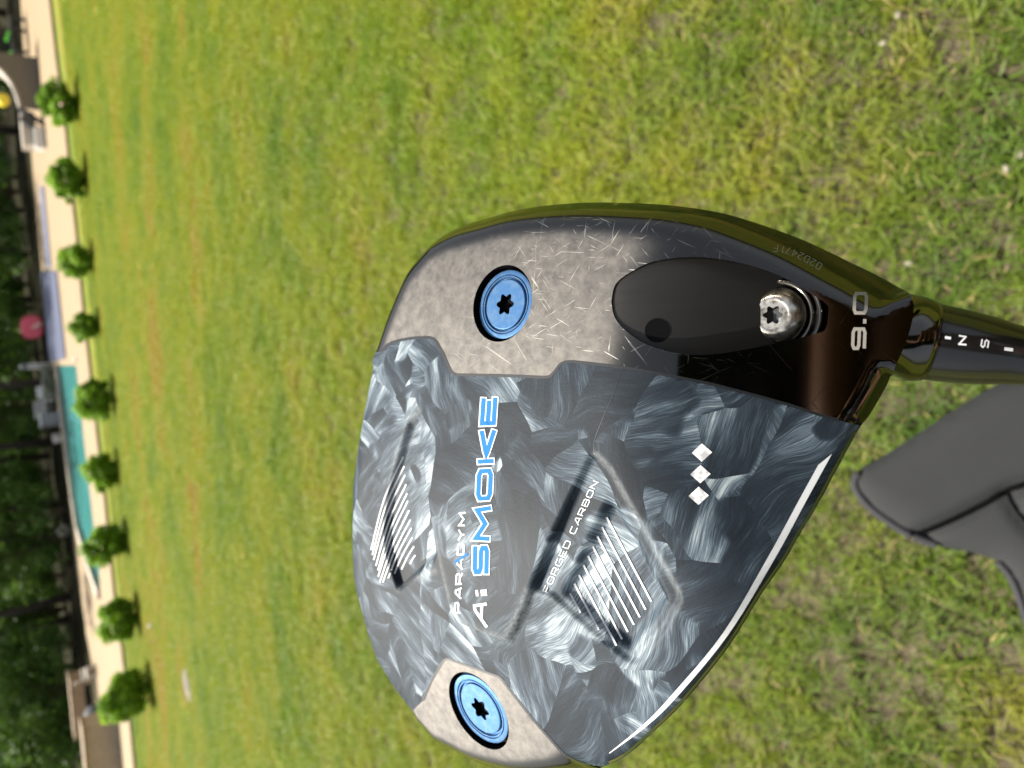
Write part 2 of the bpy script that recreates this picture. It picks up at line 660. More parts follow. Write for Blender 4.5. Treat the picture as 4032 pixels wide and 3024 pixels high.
for i, (b, (y0, y1), xt, lab) in enumerate(shrubs):
    P = gp(*b)
    dep = px_of(P)[2]
    w = (y1 - y0) * dep / F
    h = height_to(P, xt)
    s = empty('round_shrub', P, random.uniform(0, 6))
    tag(s, lab, 'shrub', 'round shrubs along the patio edge')
    fo = link('foliage', shrub_meshes[i % 3], MAT_SHRUB, s)
    st = Geo()
    for k in range(5):
        a = k * 1.26
        st.tube([(0.02 * math.cos(a), 0.02 * math.sin(a), 0), (0.12 * math.cos(a), 0.12 * math.sin(a), 0.25), (0.2 * math.cos(a), 0.2 * math.sin(a), 0.5)], [0.02, 0.014, 0.006], 6)
    st.build('stem', MAT_STEM, s)
    s.scale = (w / 0.92, w / 0.92, h / 0.90)

# trees of the wood: trunk, limbs, crown
crowns = []
for k in range(4):
    r = np.random.default_rng(60 + k)
    cs, rs = [], []
    for _ in range(30):
        a, rr = r.uniform(0, 6.28), 2.4 * math.sqrt(r.uniform())
        cs.append((rr * math.cos(a), rr * math.sin(a), r.uniform(3.2, 8.5)))
        rs.append(r.uniform(0.5, 1.1))
    crowns.append(leaf_cloud('crown', 4200, cs, rs, 0.16, 70 + k, 0.3, 0.2))
trunks = []
for k in range(3):
    r = random.Random(80 + k)
    g = Geo()
    pts = [Vector((0, 0, -0.1))]
    for j in range(1, 7):
        pts.append(pts[-1] + Vector((r.uniform(-0.12, 0.12), r.uniform(-0.12, 0.12), 1.2)))
    g.tube(pts, [0.13, 0.11, 0.10, 0.09, 0.075, 0.05, 0.02], 9)
    for j in range(5):
        i0 = r.randint(2, 5)
        a = r.uniform(0, 6.28)
        q = pts[i0]
        g.tube([q, q + Vector((math.cos(a) * 0.7, math.sin(a) * 0.7, 0.6)), q + Vector((math.cos(a) * 1.6, math.sin(a) * 1.6, 1.0))], [0.05, 0.035, 0.012], 6)
    trunks.append(mesh('trunk', g.v, g.f))
tree_px = [(215, 1500, 'behind the pale post'), (243, 1735, 'behind the small white pot'), (246, 1790, 'beside the trunk behind the small white pot'),
           (266, 1975, 'behind the middle of the pool'), (276, 2075, 'leaning behind the tapering end of the pool'),
           (303, 2340, 'with a brown trunk beyond the pool tip'), (315, 2425, 'with a pale lit trunk beyond the pool tip'),
           (130, 900, 'behind the narrow blue strip'), (160, 1180, 'behind the ribbed blue cover'), (350, 2850, 'behind the brown stone counter'),
           (95, 520, 'behind the beige slide'), (60, 60, 'behind the dark lounge chair'), (60, -300, 'outside the top corner'), (380, 3300, 'outside the bottom corner')]
for i, (x, y, wh) in enumerate(tree_px):
    P = gp(x, y)
    P = P + Vector((P.x, P.y, 0)).normalized() * (3.0 + (i * 37 % 5) * 0.8)
    o = empty('woodland_tree', P, i * 1.3)
    tag(o, f'slender woodland tree {wh}', 'tree', 'trees of the shady wood beyond the pool')
    link('trunk', trunks[i % 3], MAT_BARK, o, True)
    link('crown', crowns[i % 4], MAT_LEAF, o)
    s = 1.0 + 0.25 * ((i * 53) % 7) / 7
    o.scale = (s, s, s)

# understory bushes right behind the patio
ub = []
for k in range(3):
    r = np.random.default_rng(90 + k)
    cs, rs = [], []
    for _ in range(22):
        a, rr = r.uniform(0, 6.28), 0.9 * math.sqrt(r.uniform())
        cs.append((rr * math.cos(a), rr * math.sin(a), r.uniform(0.35, 2.3)))
        rs.append(r.uniform(0.2, 0.5))
    ub.append(leaf_cloud('foliage', 3000, cs, rs, 0.085, 95 + k, 0.5, 0.3))
g = Geo()
for k in range(6):
    a = k * 1.05
    g.tube([(0, 0, -0.05), (0.25 * math.cos(a), 0.25 * math.sin(a), 0.9), (0.6 * math.cos(a), 0.6 * math.sin(a), 1.9)], [0.03, 0.02, 0.008], 6)
ub_stem = mesh('stem', g.v, g.f)
bush_px = [(130, 830, 2.5, 1.0, 'bright leafy bush beyond the patio behind the narrow blue strip'),
           (128, 700, 4.0, 0.9, 'leafy bush in shade beside the pale slide'),
           (165, 1000, 5.5, 0.8, 'dark low bush in the shade before the ribbed cover'),
           (172, 1210, 4.0, 0.9, 'leafy bush behind the red float'),
           (190, 1390, 2.5, 0.9, 'leafy bush between the red float and the pale post'),
           (232, 1600, 5.0, 1.0, 'dark bush behind the white chairs'),
           (262, 1850, 6.0, 0.8, 'dark bush behind the middle of the pool'),
           (285, 2000, 3.0, 1.15, 'yellow-green leafy bush beyond the pool near the leaning trunk'),
           (292, 2110, 3.5, 1.0, 'leafy bush beyond the tapering end of the pool'),
           (312, 2250, 6.0, 0.9, 'dark bush behind the pool tip'),
           (345, 2520, 4.0, 1.0, 'dark bush beyond bare patio before the stone counter'),
           (368, 2680, 4.5, 1.0, 'dark bush behind the lamp by the stone counter'),
           (380, 2800, 3.0, 1.0, 'bright leafy bush behind the stone counter'),
           (400, 2960, 3.0, 1.1, 'bright leafy bush at the corner behind the stone counter'),
           (110, 330, 6.0, 0.9, 'dark bush behind the slide'),
           (92, 130, 6.0, 0.9, 'dark bush behind the dark lounge chair'),
           (140, 760, 9.0, 1.5, 'tall dark bush deep in the shade behind the narrow blue strip'),
           (176, 1120, 9.0, 1.5, 'tall dark bush deep in the shade left of the red float'),
           (190, 1340, 8.0, 1.4, 'tall dark bush deep in the shade behind the red float'),
           (215, 1500, 9.0, 1.6, 'tall dark bush deep in the shade behind the pale post'),
           (240, 1680, 9.0, 1.5, 'tall dark bush deep in the shade behind the grey bin'),
           (268, 1930, 10.0, 1.7, 'tall dark bush deep in the shade behind the pool'),
           (300, 2180, 9.0, 1.5, 'tall dark bush deep in the shade behind the pool tip'),
           (322, 2380, 9.0, 1.7, 'tall dark bush deep in the shade behind the two leaning trunks'),
           (350, 2600, 8.0, 1.5, 'tall dark bush deep in the shade behind the small white chair'),
           (390, 2880, 8.0, 1.6, 'tall dark bush deep in the shade behind the stone block')]
for i, (x, y, back, sc, lab) in enumerate(bush_px):
    P = gp(x, y)
    P = P + Vector((P.x, P.y, 0)).normalized() * back
    o = empty('understory_bush', P, i * 2.1)
    tag(o, lab, 'bush', 'bushes at the edge of the wood')
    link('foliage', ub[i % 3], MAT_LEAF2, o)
    link('stem', ub_stem, MAT_STEM, o)
    o.scale = (sc, sc, sc)
# far wood: one mass nobody could count
r = np.random.default_rng(123)
cs, rs = [], []
for _ in range(900):
    x = r.uniform(-40, 40)
    cs.append((x, r.uniform(40, 58), abs(r.normal()) * 2.6 + 0.1 if r.uniform() < 0.75 else r.uniform(3, 12)))
    rs.append(r.uniform(0.7, 1.7))
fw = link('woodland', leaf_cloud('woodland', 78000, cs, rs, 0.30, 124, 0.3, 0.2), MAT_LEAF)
tag(fw, 'dense dark wood far beyond the pool', kind='stuff')

# ------------------------------------------------------------------ things on and round the patio
MAT_BLUE = plain('cover_blue', (0.085, 0.10, 0.16), 0.55, vary=0.25, scale=30)
MAT_WHITE = plain('white_plastic', (0.62, 0.61, 0.58), 0.4, vary=0.05)
MAT_DARK = plain('dark_frame', (0.02, 0.022, 0.024), 0.5, vary=0.3)
MAT_GREY = plain('grey_plastic', (0.16, 0.17, 0.18), 0.5, vary=0.2)
MAT_RED = plain('red_vinyl', (0.62, 0.07, 0.10), 0.35, vary=0.12)
MAT_BEIGE = plain('beige_moulding', (0.34, 0.30, 0.25), 0.5, vary=0.08)
MAT_TAUPE = plain('taupe_panel', (0.14, 0.12, 0.09), 0.6, vary=0.1)
MAT_STONE = plain('brown_stone', (0.24, 0.18, 0.12), 0.85, vary=0.4, scale=9, bump=0.5)
MAT_STONE2 = plain('pale_brown_stone', (0.36, 0.29, 0.20), 0.85, vary=0.35, scale=9, bump=0.5)
MAT_LIME = plain('lime_strap', (0.16, 0.75, 0.08), 0.5, vary=0.1)
MAT_YELLOW = plain('yellow_vinyl', (0.75, 0.62, 0.04), 0.4, vary=0.1)
MAT_ROCK = plain('lawn_stone', (0.13, 0.115, 0.10), 0.9, vary=0.3, scale=12, bump=0.4)
MAT_METAL = plain('bright_metal', (0.7, 0.69, 0.66), 0.25, 1.0, vary=0.05)


def patch(name, quad, z, mat, ribs=0, amp=0.02):
    """ribbed sheet over four ground corners (photo pixels)"""
    P = [gp(*q, z=PATIO_Z) for q in quad]
    n = max(ribs * 4, 4)
    v, f = [], []
    for i in range(n + 1):
        s = i / n
        a, b = P[0].lerp(P[1], s), P[3].lerp(P[2], s)
        zz = z + (amp * math.sin(i * math.pi / 2) if ribs else 0)
        for k in range(5):
            q = a.lerp(b, k / 4)
            v.append((q.x, q.y, PATIO_Z + zz * (1.0 if 0 < k < 4 else 0.55)))
    for i in range(n):
        for k in range(4):
            f.append((i * 5 + k, i * 5 + k + 1, i * 5 + k + 6, i * 5 + k + 5))
    return mesh(name, v, f)


o = link('pool_cover', patch('pool_cover', [(166, 1068), (198, 1428), (262, 1412), (226, 1068)], 0.06, MAT_BLUE, 46, 0.016), MAT_BLUE)
tag(o, 'blue-grey ribbed pool cover spread on the patio up to the pool corner', 'pool cover')
o = link('pool_cover', patch('pool_cover', [(162, 735), (186, 1052), (204, 1057), (175, 735)], 0.05, MAT_BLUE, 0), MAT_BLUE)
tag(o, 'narrow blue-grey strip of rolled cover lying on the far patio', 'pool cover')


def place(name, base_px, label, cat, group=None, rz=0.0, z=PATIO_Z):
    P = gp(*base_px, z=z)
    return tag(empty(name, P, rz), label, cat, group), px_of(P)[2] / F     # thing, metres per photo pixel


# red float, leaning
s, k = place('pool_float', (172, 1285), 'red inflatable float propped upright at the far patio edge', 'pool float')
h = height_to(gp(172, 1285, z=PATIO_Z), 80)
g = Geo()
prof = []
n = 22
V = []
for j in range(9):
    ph = -math.pi / 2 + math.pi * j / 8
    for i in range(n):
        a = 2 * math.pi * i / n
        e = 0.75
        x = math.copysign(abs(math.cos(a)) ** e, math.cos(a)) * 47 * k * math.cos(ph) ** 0.5 if abs(math.cos(ph)) > 1e-6 else 0
        zc = math.copysign(abs(math.sin(a)) ** e, math.sin(a)) * h / 2 * (math.cos(ph) ** 0.5 if abs(math.cos(ph)) > 1e-6 else 0)
        V.append((x, 0.09 * math.sin(ph) + 0.25 * (zc + h / 2) / h, zc + h / 2))
FF = [(j * n + i, j * n + (i + 1) % n, (j + 1) * n + (i + 1) % n, (j + 1) * n + i) for j in range(8) for i in range(n)]
link('float_body', mesh('float_body', V, FF), MAT_RED, s, True)
g = Geo()
g.tube([(0.25 * 47 * k, -0.02, 0.02), (0.1 * 47 * k, -0.05, h * 0.25), (-0.1 * 47 * k, 0.0, h * 0.5)], [0.07, 0.06, 0.03], 8)
g.build('float_stripe', plain('pale_vinyl', (0.8, 0.5, 0.4), 0.4), s, True)

# pale post pair by the pool corner
s, k = place('pool_post', (206, 1437), 'pale twin-bar post with rounded top at the pool corner', 'post')
h = height_to(gp(206, 1437, z=PATIO_Z), 92)
for dx in (-6, 6):
    Geo().tube([(dx * k, 0, 0), (dx * k, 0, h * 0.97)], 0.028, 8).build('bar', MAT_WHITE, s, True)
g = Geo()
g.lathe([(0.0, h + 0.10), (0.06, h + 0.07), (0.085, h), (0.06, h - 0.07), (0.0, h - 0.1)], n=12)
g.build('cap', MAT_GREY, s, True)


# white chairs
def chair(base, label, wpx, hpx_x, rz):
    s, k = place('patio_chair', base, label, 'chair', 'white chairs round the patio', rz)
    w = wpx * k
    h = height_to(gp(*base, z=PATIO_Z), hpx_x)
    g = Geo()
    g.box((0, 0, h * 0.46), (w, w * 0.95, h * 0.06))
    g.build('seat', MAT_WHITE, s)
    g = Geo()
    R = Matrix.Rotation(math.radians(-12), 3, 'X')
    for q in range(5):
        g.box(((q - 2) * w * 0.21, w * 0.48, h * 0.74), (w * 0.15, h * 0.035, h * 0.5), R)
    g.box((0, w * 0.54, h * 0.98), (w, h * 0.04, h * 0.09), R)
    g.build('backrest', MAT_WHITE, s)
    for sx in (-1, 1):
        for sy in (-1, 1):
            Geo().box((sx * w * 0.43, sy * w * 0.42, h * 0.215), (w * 0.09, w * 0.09, h * 0.43)).build('leg', MAT_WHITE, s)
        Geo().box((sx * w * 0.5, 0, h * 0.66), (w * 0.1, w * 0.95, h * 0.04)).build('armrest', MAT_WHITE, s)
    return s


chair((208, 1590), 'white patio chair with broad back, tallest of the white things by the pool', 76, 132, 2.6)
chair((212, 1520), 'white patio chair near the pale post, partly behind potted plants', 60, 145, 0.7)
chair((380, 2640), 'small white chair standing beside the brown stone counter', 46, 292, 1.9)

s, k = place('storage_bin', (240, 1648), 'grey slatted storage bin behind the pool coping', 'storage bin', rz=0.2)
h = height_to(gp(240, 1648, z=PATIO_Z), 160)
Geo().box((0, 0, h / 2), (44 * k, 0.5, h)).build('bin_body', MAT_GREY, s)
for q in range(4):
    Geo().box((0, -0.265, h * (0.15 + 0.22 * q)), (40 * k, 0.03, h * 0.13)).build('slat', plain('grey_slat', (0.28, 0.29, 0.31), 0.5), s)
Geo().box((0, 0, h * 1.02), (50 * k, 0.56, h * 0.06)).build('lid', MAT_WHITE, s)

for bx, lab, wr, top in (((246, 1722), 'small white round pot at the far pool edge', 19, 208), ((238, 1655), 'pale rounded tub beside the grey bin', 22, 212), ((300, 1415), 'small pale bucket at the near pool corner', 14, 292)):
    s, k = place('pot', bx, lab, 'pot', 'pale pots round the pool')
    h = height_to(gp(*bx, z=PATIO_Z), top)
    rr = wr * k
    Geo().lathe([(0.001, 0), (rr * 0.7, 0), (rr, h * 0.55), (rr * 0.95, h * 0.95), (rr * 1.02, h), (rr * 0.85, h), (rr * 0.8, h * 0.8), (0.001, h * 0.78)], n=16).build('pot_body', MAT_WHITE, s, True)

pl_mesh = leaf_cloud('foliage', 260, [(0, 0, 0.16), (0.08, 0.03, 0.2), (-0.07, -0.04, 0.22), (0.02, 0.05, 0.3)], [0.13, 0.1, 0.1, 0.09], 0.05, 321, 0.4, 0.3)
MAT_SILVER = leaf_mat('silver_leaf', [(0.10, 0.12, 0.08), (0.25, 0.26, 0.2), (0.5, 0.5, 0.42)], 0.2)
for i, bx in enumerate([(224, 1455), (226, 1478), (229, 1503), (232, 1528), (234, 1550)]):
    s, k = place('edging_plant', bx, ('silvery plant of the low row, nearest the pale post', 'silvery plant of the low row, second from the pale post', 'silvery plant in the middle of the low row by the pool corner', 'silvery plant of the low row, second from the tall white chair', 'silvery plant of the low row, nearest the tall white chair')[i], 'plant', 'silvery plants in a row at the pool corner', i)
    link('foliage', pl_mesh, MAT_SILVER, s)
    Geo().tube([(0, 0, 0), (0, 0, 0.2)], 0.01, 5).build('stem', MAT_STEM, s)
s, k = place('young_plant', (285, 2085), 'small bright green sprig at the far pool edge', 'plant')
link('foliage', pl_mesh, MAT_SHRUB, s)
Geo().tube([(0, 0, 0), (0, 0, 0.25)], 0.012, 5).build('stem', MAT_STEM, s)

# beige slide with taupe side
s, k = place('pool_slide', (158, 330), 'beige moulded slide with curved rim and taupe side panel', 'slide', rz=-0.1)
H1 = height_to(gp(158, 330, z=PATIO_Z), 8)
W = 100 * k
side = [(-W, 0), (W, 0), (W, H1 * 0.55), (W * 0.5, H1 * 0.62), (W * 0.1, H1 * 0.72), (-W * 0.3, H1 * 0.92), (-W * 0.6, H1 * 1.25), (-W, H1 * 1.35)][::-1]


def prism(g, poly, y0, y1):
    n = len(poly)
    v = [(x * -1, y0, z) for x, z in poly] + [(x * -1, y1, z) for x, z in poly]
    return g.add(v, [tuple(range(n)), tuple(range(2 * n - 1, n - 1, -1))] + [(i, n + i, n + (i + 1) % n, (i + 1) % n) for i in range(n)])


prism(Geo(), side, 0.0, 0.06).build('side_panel', MAT_TAUPE, s)
g = Geo()
rim = [(-x, 0.03, z + 0.02) for x, z in side if z > 0]
g.tube([rim[i] for i in range(len(rim))], 0.05, 8)
g.build('rim', MAT_BEIGE, s, True)
g = Geo()
top = [(x, z) for x, z in side if z > 0]
for i in range(len(top) - 1):
    (x0, z0), (x1, z1) = top[i], top[i + 1]
    g.add([(-x0, 0.06, z0 - 0.06), (-x1, 0.06, z1 - 0.06), (-x1, 0.75, z1 - 0.06), (-x0, 0.75, z0 - 0.06), (-x0, 0.06, z0 - 0.10), (-x1, 0.06, z1 - 0.10), (-x1, 0.75, z1 - 0.10), (-x0, 0.75, z0 - 0.10)],
          [(0, 1, 2, 3), (7, 6, 5, 4), (0, 3, 7, 4), (1, 5, 6, 2), (0, 4, 5, 1), (3, 2, 6, 7)])
g.build('chute', MAT_BEIGE, s)
g = Geo()
g.box((-W * 1.75, 0.35, H1 * 0.42), (W * 1.3, 0.6, H1 * 0.36))
g.build('landing', MAT_BEIGE, s)
for q in range(2):
    g = Geo()
    g.tube([(-W * (1.05 + 0.35 * q), 0.02, H1 * 0.62), (-W * (1.55 + 0.35 * q), -0.02, 0.0)], 0.06, 7)
    g.build('brace', MAT_DARK, s)
g = Geo()
g.box((-W * 2.15, 0.0, H1 * 0.17), (W * 0.8, 0.35, H1 * 0.26))
g.build('step', MAT_WHITE, s)
s, k = place('garden_light', (150, 430), 'thin dark pole with a yellow head rising behind the slide', 'pole')
h = height_to(gp(150, 430, z=PATIO_Z), 5)
Geo().tube([(0, 0, 0), (0, 0, h)], 0.02, 6).build('pole', MAT_DARK, s)
g = Geo()
g.lathe([(0.001, h + 0.12), (0.13, h + 0.06), (0.16, h - 0.05), (0.12, h - 0.15), (0.001, h - 0.18)], c=(0.12, 0, 0), n=12)
g.build('lamp_head', MAT_YELLOW, s, True)

# dark lounge chair with lime straps
s, k = place('lounge_chair', (108, 165), 'dark lounge chair with bright lime green straps', 'lounge chair', rz=0.1)
W = 150 * k
Geo().box((0, 0, 0.32), (W, 0.6, 0.06)).build('seat_frame', MAT_DARK, s)
for sx in (-1, 1):
    for sy in (-1, 1):
        Geo().box((sx * W * 0.45, sy * 0.26, 0.15), (0.06, 0.06, 0.3)).build('leg', MAT_DARK, s)
Geo().box((W * 0.05, 0.33, 0.66), (W * 0.9, 0.05, 0.62), Matrix.Rotation(0.25, 3, 'X')).build('backrest', MAT_DARK, s)
Geo().box((-W * 0.18, -0.1, 0.72), (W * 0.55, 0.08, 0.10)).build('strap', MAT_LIME, s)
Geo().box((-W * 0.05, -0.2, 0.42), (W * 0.22, 0.12, 0.06), Matrix.Rotation(0.3, 3, 'Y')).build('strap', MAT_LIME, s)
Geo().box((-W * 0.5, -0.1, 0.38), (W * 0.16, 0.12, 0.07)).build('strap', MAT_LIME, s)

# brown stone counter and what stands round it
s, k = place('stone_counter', (468, 2905), 'brown stone block standing on the patio at the lower corner', 'stone counter', rz=-0.1)
h = height_to(gp(468, 2905, z=PATIO_Z), 330)
Geo().box((-0.15, 0.25, h * 0.47), (1.15, 0.6, h * 0.94), taper=0.97).build('stone_block', MAT_STONE2, s)
Geo().box((-0.15, 0.25, h * 0.97), (1.22, 0.66, h * 0.07)).build('cap_slab', MAT_STONE, s)
s, k = place('stone_wall', (386, 2745), 'dark brown stone hearth wall behind the round grey drum', 'stone wall', rz=-0.1)
h = height_to(gp(386, 2745, z=PATIO_Z), 285)
Geo().box((-0.2, 0.4, h * 0.72), (1.5, 0.5, h * 0.5)).build('lintel', MAT_STONE, s)
Geo().box((0.45, 0.4, h * 0.23), (0.2, 0.5, h * 0.46)).build('pier', MAT_STONE2, s)
Geo().box((-0.95, 0.4, h * 0.23), (0.25, 0.5, h * 0.46)).build('pier', MAT_STONE2, s)
Geo().box((-0.2, 0.42, h * 1.0), (1.6, 0.56, h * 0.06)).build('cap_slab', MAT_STONE, s)
s, k = place('grill_drum', (428, 2800), 'round dark grey drum under the hearth wall', 'drum', rz=0.0)
rr = 44 * k
Geo().lathe([(0.001, 0.02), (rr * 0.7, 0.03), (rr, rr * 0.6), (rr, rr * 1.1), (rr * 0.75, rr * 1.7), (rr * 0.2, rr * 1.95), (0.001, rr * 1.97)], n=20).build('drum_body', MAT_GREY, s, True)
Geo().lathe([(rr * 1.03, rr * 1.02), (rr * 1.06, rr * 1.1), (rr * 1.03, rr * 1.18)], n=20).build('rim', MAT_DARK, s, True)
Geo().tube([(-0.06, 0, rr * 1.96), (-0.06, 0, rr * 2.12), (0.06, 0, rr * 2.12), (0.06, 0, rr * 1.96)], 0.015, 6).build('handle', MAT_DARK, s)
s, k = place('cooler', (442, 2862), 'white cooler box with red handles between drum and stone block', 'cooler')
h = height_to(gp(442, 2862, z=PATIO_Z), 335)
Geo().box((0, 0, h * 0.4), (40 * k, 0.36, h * 0.8), taper=1.06).build('cooler_body', MAT_WHITE, s)
Geo().box((0, 0, h * 0.88), (46 * k, 0.42, h * 0.14)).build('lid', MAT_WHITE, s)
for q in (-1, 1):
    Geo().box((q * 24 * k, -0.1, h * (0.55 + 0.35 * (q < 0))), (0.06, 0.18, h * 0.12)).build('handle', MAT_RED, s)
s, k = place('garden_lamp', (330, 2755), 'small white garden lamp on a stem above the hearth wall', 'lamp')
h = height_to(gp(330, 2755, z=PATIO_Z), 180)
Geo().tube([(0, 0, 0), (0, 0, h)], 0.025, 6).build('stem', MAT_GREY, s)
Geo().lathe([(0.001, h + 0.22), (0.05, h + 0.18), (0.13, h), (0.11, h - 0.12), (0.001, h - 0.13)], n=12).build('lamp_shade', MAT_WHITE, s, True)

# stone and ball in the lawn
bm = bmesh.new()
bmesh.ops.create_icosphere(bm, subdivisions=3, radius=1)
for v in bm.verts:
    k = 1 + 0.16 * math.sin(v.co.x * 5 + 1) * math.cos(v.co.y * 4) + random.uniform(-0.04, 0.04)
    v.co = Vector((v.co.x * 0.24 * k, v.co.y * 0.15 * k, v.co.z * 0.06))
me = bpy.data.meshes.new('flat_stone')
bm.to_mesh(me)
bm.free()
o = link('flat_stone', me, MAT_ROCK, None, True)
o.location = gp(748, 2690, -0.012)
o.rotation_euler = (0, 0, 0.3)
tag(o, 'flat grey stone lying bare in the lawn', 'stone')
o = Geo().lathe([(0.001, -0.03), (0.02, -0.024), (0.031, 0), (0.02, 0.024), (0.001, 0.03)], n=14).build('golf_ball', MAT_WHITE, None, True)
o.location = gp(592, 2462, 0.035)
tag(o, 'small white ball in the grass before the shrubs', 'ball')

MAT_PEBBLE = plain('pebble', (0.20, 0.175, 0.13), 0.8, vary=0.3, scale=60)
bm = bmesh.new()
bmesh.ops.create_icosphere(bm, subdivisions=2, radius=1)
for v in bm.verts:
    k = 1 + 0.18 * math.sin(v.co.x * 4 + 2) * math.cos(v.co.z * 3 + v.co.y * 2)
    v.co = Vector((v.co.x * 0.009 * k, v.co.y * 0.007 * k, v.co.z * 0.005 * k))
peb = bpy.data.meshes.new('pebble')
bm.to_mesh(peb)
bm.free()
for i, (x, y, lab) in enumerate(((3535, 58, 'pale pebble by the top edge in the thin grass'), (3480, 168, 'rounder pale pebble just below the top edge pebble'), (4020, 605, 'pale pebble cut by the right frame edge'),
                                 (3962, 665, 'pale pebble just inside the right frame edge, above the shaft'), (3580, 1037, 'pale pebble in the grass close above the black collar'))):
    o = link('pebble', peb, MAT_PEBBLE, None, True)
    o.location = gp(x, y, 0.022)
    o.rotation_euler = (0.3 * i, 0.2, 1.1 * i)
    tag(o, lab, 'pebble', 'pale pebbles in the near grass')

# ------------------------------------------------------------------ the golf driver
TILT = math.radians(36)
S_, C_ = math.sin(TILT), math.cos(TILT)
D0 = 0.150
P0c = np.array(((2150 - CX) / F, -(1650 - CY) / F, -1.0)) * D0          # reference point of the sole, camera axes
Ac, Bc, Nc = np.array((C_, 0, S_)), np.array((0, 1.0, 0)), np.array((-S_, 0, C_))
R3 = np.array(M3) @ np.stack([Ac, Bc, Nc], 1)
P0w = C0 + M3 @ Vector(P0c)
HEAD = Matrix.Translation(P0w) @ Matrix(R3.tolist()).to_4x4()           # local axes: sole plane x/y, outward z


def flat(px, h=0.0):
    """photo pixels -> sole-plane coordinates at height h over the plane"""
    px = np.asarray(px, float).reshape(-1, 2)
    d = np.stack([(px[:, 0] - CX) / F, -(px[:, 1] - CY) / F, -np.ones(len(px))], 1)
    k = (P0c @ Nc + h) / (d @ Nc)
    q = d * k[:, None] - P0c
    return np.stack([q @ Ac, q @ Bc], 1)


def hit(px, Hf, lift=0.0, it=9):
    h = np.zeros(len(np.asarray(px).reshape(-1, 2)))
    for _ in range(it):
        ab = flat(px, h)
        h = 0.35 * h + 0.65 * (Hf(ab) + lift)
    return np.column_stack([ab, h])


B1 = flat((2200, 1750))[0, 1]
# the sole bends away along a line from the top edge to the face: the heel half turns towards the viewer
BEND = flat([(2500, 700), (2430, 950), (2370, 1300), (2360, 1550), (2375, 1790), (2430, 1960), (2540, 2150), (2620, 2340), (2600, 2500), (2540, 2700), (2480, 2950), (2440, 3100)])[::-1]
BS = np.linspace(BEND[0, 1], BEND[-1, 1], 60)
BA = np.interp(BS, BEND[:, 1], BEND[:, 0])
for _ in range(6):
    BA[1:-1] = (BA[:-2] + BA[1:-1] * 2 + BA[2:]) / 4
BK, BL = 0.41, 0.018


def camber(ab):
    s = ab[:, 0] - np.interp(ab[:, 1], BS, BA)
    b = ab[:, 1] - B1
    bend = np.where(s < 0, 0, np.where(s < BL, BK * s * s / (2 * BL), BK * (s - BL / 2)))
    a = ab[:, 0] - BA.mean()
    return -bend - np.where(a > 0, a * a / (2 * 1.2), a * a / (2 * 0.45)) - b * b / (2 * 0.26)


def crom(pts, sub=4):
    pts = [np.array(p, float) for p in pts]
    out = []
    for i in range(len(pts) - 1):
        p0, p1, p2, p3 = pts[max(i - 1, 0)], pts[i], pts[i + 1], pts[min(i + 2, len(pts) - 1)]
        for k in range(sub):
            t = k / sub
            out.append(0.5 * ((2 * p1) + (-p0 + p2) * t + (2 * p0 - 5 * p1 + 4 * p2 - p3) * t * t + (-p0 + 3 * p1 - 3 * p2 + p3) * t ** 3))
    out.append(pts[-1])
    return np.array(out)


# outline in clockwise order as seen, each run with its edge roundness (width, drop)
run_top = crom([(1492, 1391), (1514, 1337), (1544, 1247), (1589, 1138), (1628, 1058), (1673, 999), (1738, 934), (1822, 889), (1922, 859), (2046, 825), (2195, 805), (2345, 797),
                (2549, 802), (2698, 815), (2847, 840), (2996, 884), (3145, 938), (3250, 985), (3352, 1035), (3450, 1082), (3584, 1157)])
run_neck = crom([(3584, 1157), (3597, 1200), (3592, 1262), (3573, 1330), (3545, 1400), (3512, 1470)], 3)
run_heel = crom([(3512, 1470), (3490, 1520), (3455, 1583), (3420, 1640), (3392, 1672)], 3)
run_face = crom([(3390, 1674), (3303, 1832), (3211, 2004), (3140, 2119), (3094, 2201), (2991, 2350), (2867, 2549), (2698, 2758), (2589, 2867), (2464, 2977), (2362, 3024)])
run_toe = crom([(2362, 3024), (2310, 3052), (2200, 3068), (2080, 3060), (1937, 3020), (1847, 2975), (1773, 2935), (1708, 2865), (1648, 2803)])
run_back = crom([(1648, 2803), (1589, 2726), (1544, 2656), (1499, 2577), (1464, 2477), (1435, 2373), (1415, 2298), (1405, 2224), (1402, 2146), (1402, 1997), (1405, 1887), (1420, 1773),
                 (1435, 1678), (1449, 1599), (1469, 1499), (1492, 1391)])
runs = [(run_top, 0.0068, 0.0056), (run_neck, 0.001, 0.0), (run_heel, 0.003, 0.0035), (run_face, 0.0022, 0.0016), (run_toe, 0.009, 0.007), (run_back, 0.010, 0.0060)]
OUT_AB, OUT_W, OUT_D, run_ab = [], [], [], []
for ri, (pts, w, D) in enumerate(runs):
    n = len(pts)
    ws, Ds = np.full(n, w), np.full(n, D)
    if ri == 0:                                   # the top edge flows into the round neck
        s = np.clip((np.arange(n) / n - 0.72) / 0.28, 0, 1)
        ws, Ds = ws * (1 - s) + 0.0075 * s, Ds * (1 - s) + 0.0075 * s
    ab = flat(pts)
    for _ in range(8):
        ab = flat(pts, camber(ab) - Ds)
    run_ab.append(ab)
    OUT_AB.append(ab[:-1])
    OUT_W.append(ws[:-1])
    OUT_D.append(Ds[:-1])
OUT_AB, OUT_W, OUT_D = np.concatenate(OUT_AB), np.concatenate(OUT_W), np.concatenate(OUT_D)


